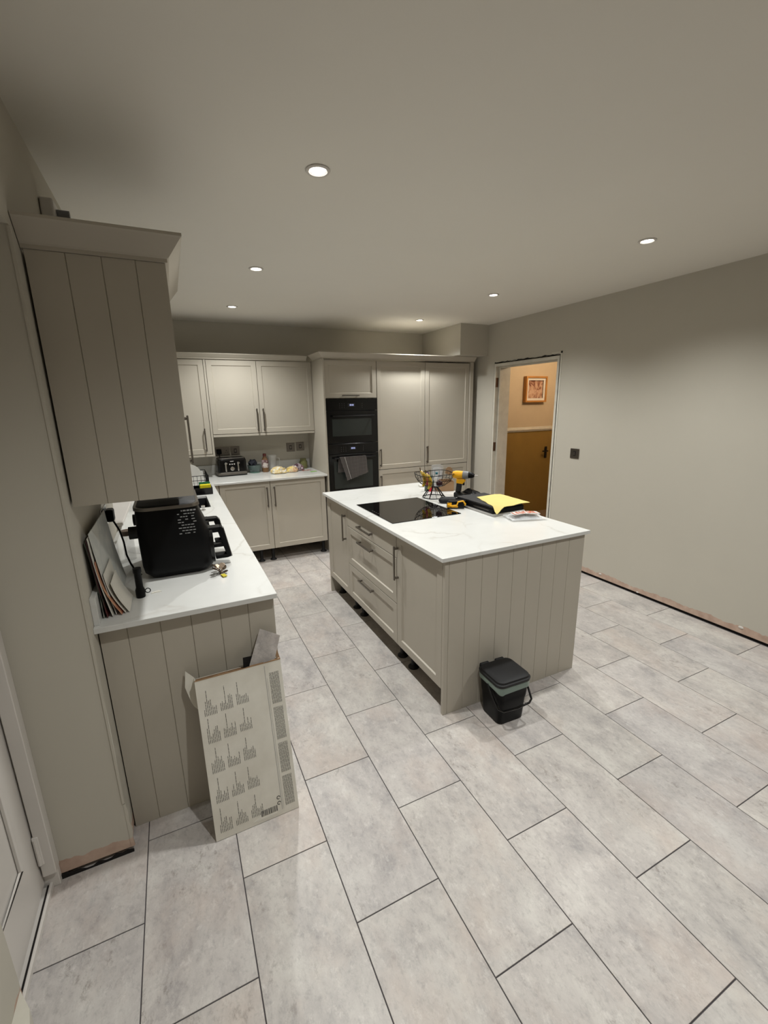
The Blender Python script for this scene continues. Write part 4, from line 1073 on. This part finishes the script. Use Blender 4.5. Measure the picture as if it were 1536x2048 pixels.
# plastic bag with lettering
pbg = thing('plastic_packet', 'clear plastic packet with orange and white lettering near island edge', 'packet', (2.165, 1.925, ZT), radians(-18))
rows = []
for i in range(13):
    r = []
    for j in range(9):
        u, v = i/12, j/8
        x = -.11 + .225*u; y = -.075 + .15*v
        z = .006 + .020*sin(pi*u)*sin(pi*v) + .004*sin(u*17+v*5)*sin(v*9)
        r.append((x, y, z))
    rows.append(r)
cloth('contents', [[(p[0]*.72+.012, p[1]*.62+.03, p[2]*.75) for p in r] for r in rows], soft('dark packet contents', hexlin(96, 84, 76), .4, .25, 30), pbg, .003, False)
cloth('film', [[(p[0], p[1], p[2]+.003) for p in r] for r in rows], M_PLASTIC_CLEAR, pbg, .0008, False)
bm = bmesh.new()

def drape(x): return .0305 + .0045*cos(x*9)
rows2 = [[(x_, y_, .0310 + .012*cos(x_*12) - .10*(y_+.01)**2) for y_ in (-.050, -.030, -.010, .010)] for x_ in [-.09 + .17*i/10 for i in range(11)]]
bm.free(); cloth('white_band', rows2, M_INKW, pbg, .0006)
bm = bmesh.new()
for i in range(7):
    x = -.084 + i*.0225; zz = .0318 + .012*cos((x+.008)*12)
    bm_box(bm, x, x+.005, -.044, .004, zz, zz+.0006)
    if i % 2: bm_box(bm, x+.005, x+.015, -.003, .004, zz, zz+.0006)
    else: bm_box(bm, x+.005, x+.015, -.044, -.037, zz, zz+.0006)
    if i % 3: bm_box(bm, x+.012, x+.017, -.040, -.004, zz, zz+.0006)
finish('orange_lettering', bm, soft('orange print', hexlin(206, 96, 52), .5), pbg)['kind'] = 'stuff'

# ------------------------------------------------------------------ ceiling downlights
def downlight(x, y, label, group='ceiling downlights'):
    d = thing('downlight', label, 'light', (x, y, CEIL))
    lathe('bezel', [(.030, -.0005), (.044, -.0005), (.045, -.003), (.042, -.006), (.034, -.006), (.031, -.003)], M_WHITE, d, seg=28)
    lathe('lens', [(0, -.004), (.028, -.003), (.0295, -.0012), (0, -.0010)], M_LENS, d, seg=20)
    li = bpy.data.lights.new('downlight_lamp', 'SPOT'); li.energy = LAMP_W; li.spot_size = radians(SPOT_DEG); li.spot_blend = 1.0
    li.shadow_soft_size = .028; li.color = (.99, 1.0, .975)
    lo = bpy.data.objects.new('downlight_lamp', li); COL.objects.link(lo); lo.parent = d; lo.location = (0, 0, -.035)
    return d
names = ['largest in view, left of centre', 'second along the left row', 'farthest of the left row above the corner cabinets',
         'right of view, nearest the right wall', 'second along the right row', 'farthest of the right row above the tall cabinets', "overhead in front of the side door", "overhead at the near end by the right wall"]
for (x, y), s in zip(LAMPS, names):
    dd = downlight(x, y, 'recessed ceiling downlight, ' + s)
# warm hall lamp
hl = thing('hall_lamp', 'warm hall ceiling lamp out of sight', 'light', (4.75, 3.55, CEIL))
lathe('lamp_shade', [(0, -.10), (.09, -.09), (.12, -.03), (.10, -.0005), (0, -.0005)], new_mat('hall lamp glass', (1, .9, .7, 1), .4, emit=(1, .62, .28, 1), estr=3), hl)
li = bpy.data.lights.new('hall_bulb', 'POINT'); li.energy = HALL_W; li.color = (1, .76, .52); li.shadow_soft_size = .06
lo = bpy.data.objects.new('hall_bulb', li); COL.objects.link(lo); lo.parent = hl; lo.location = (0, 0, -.18)
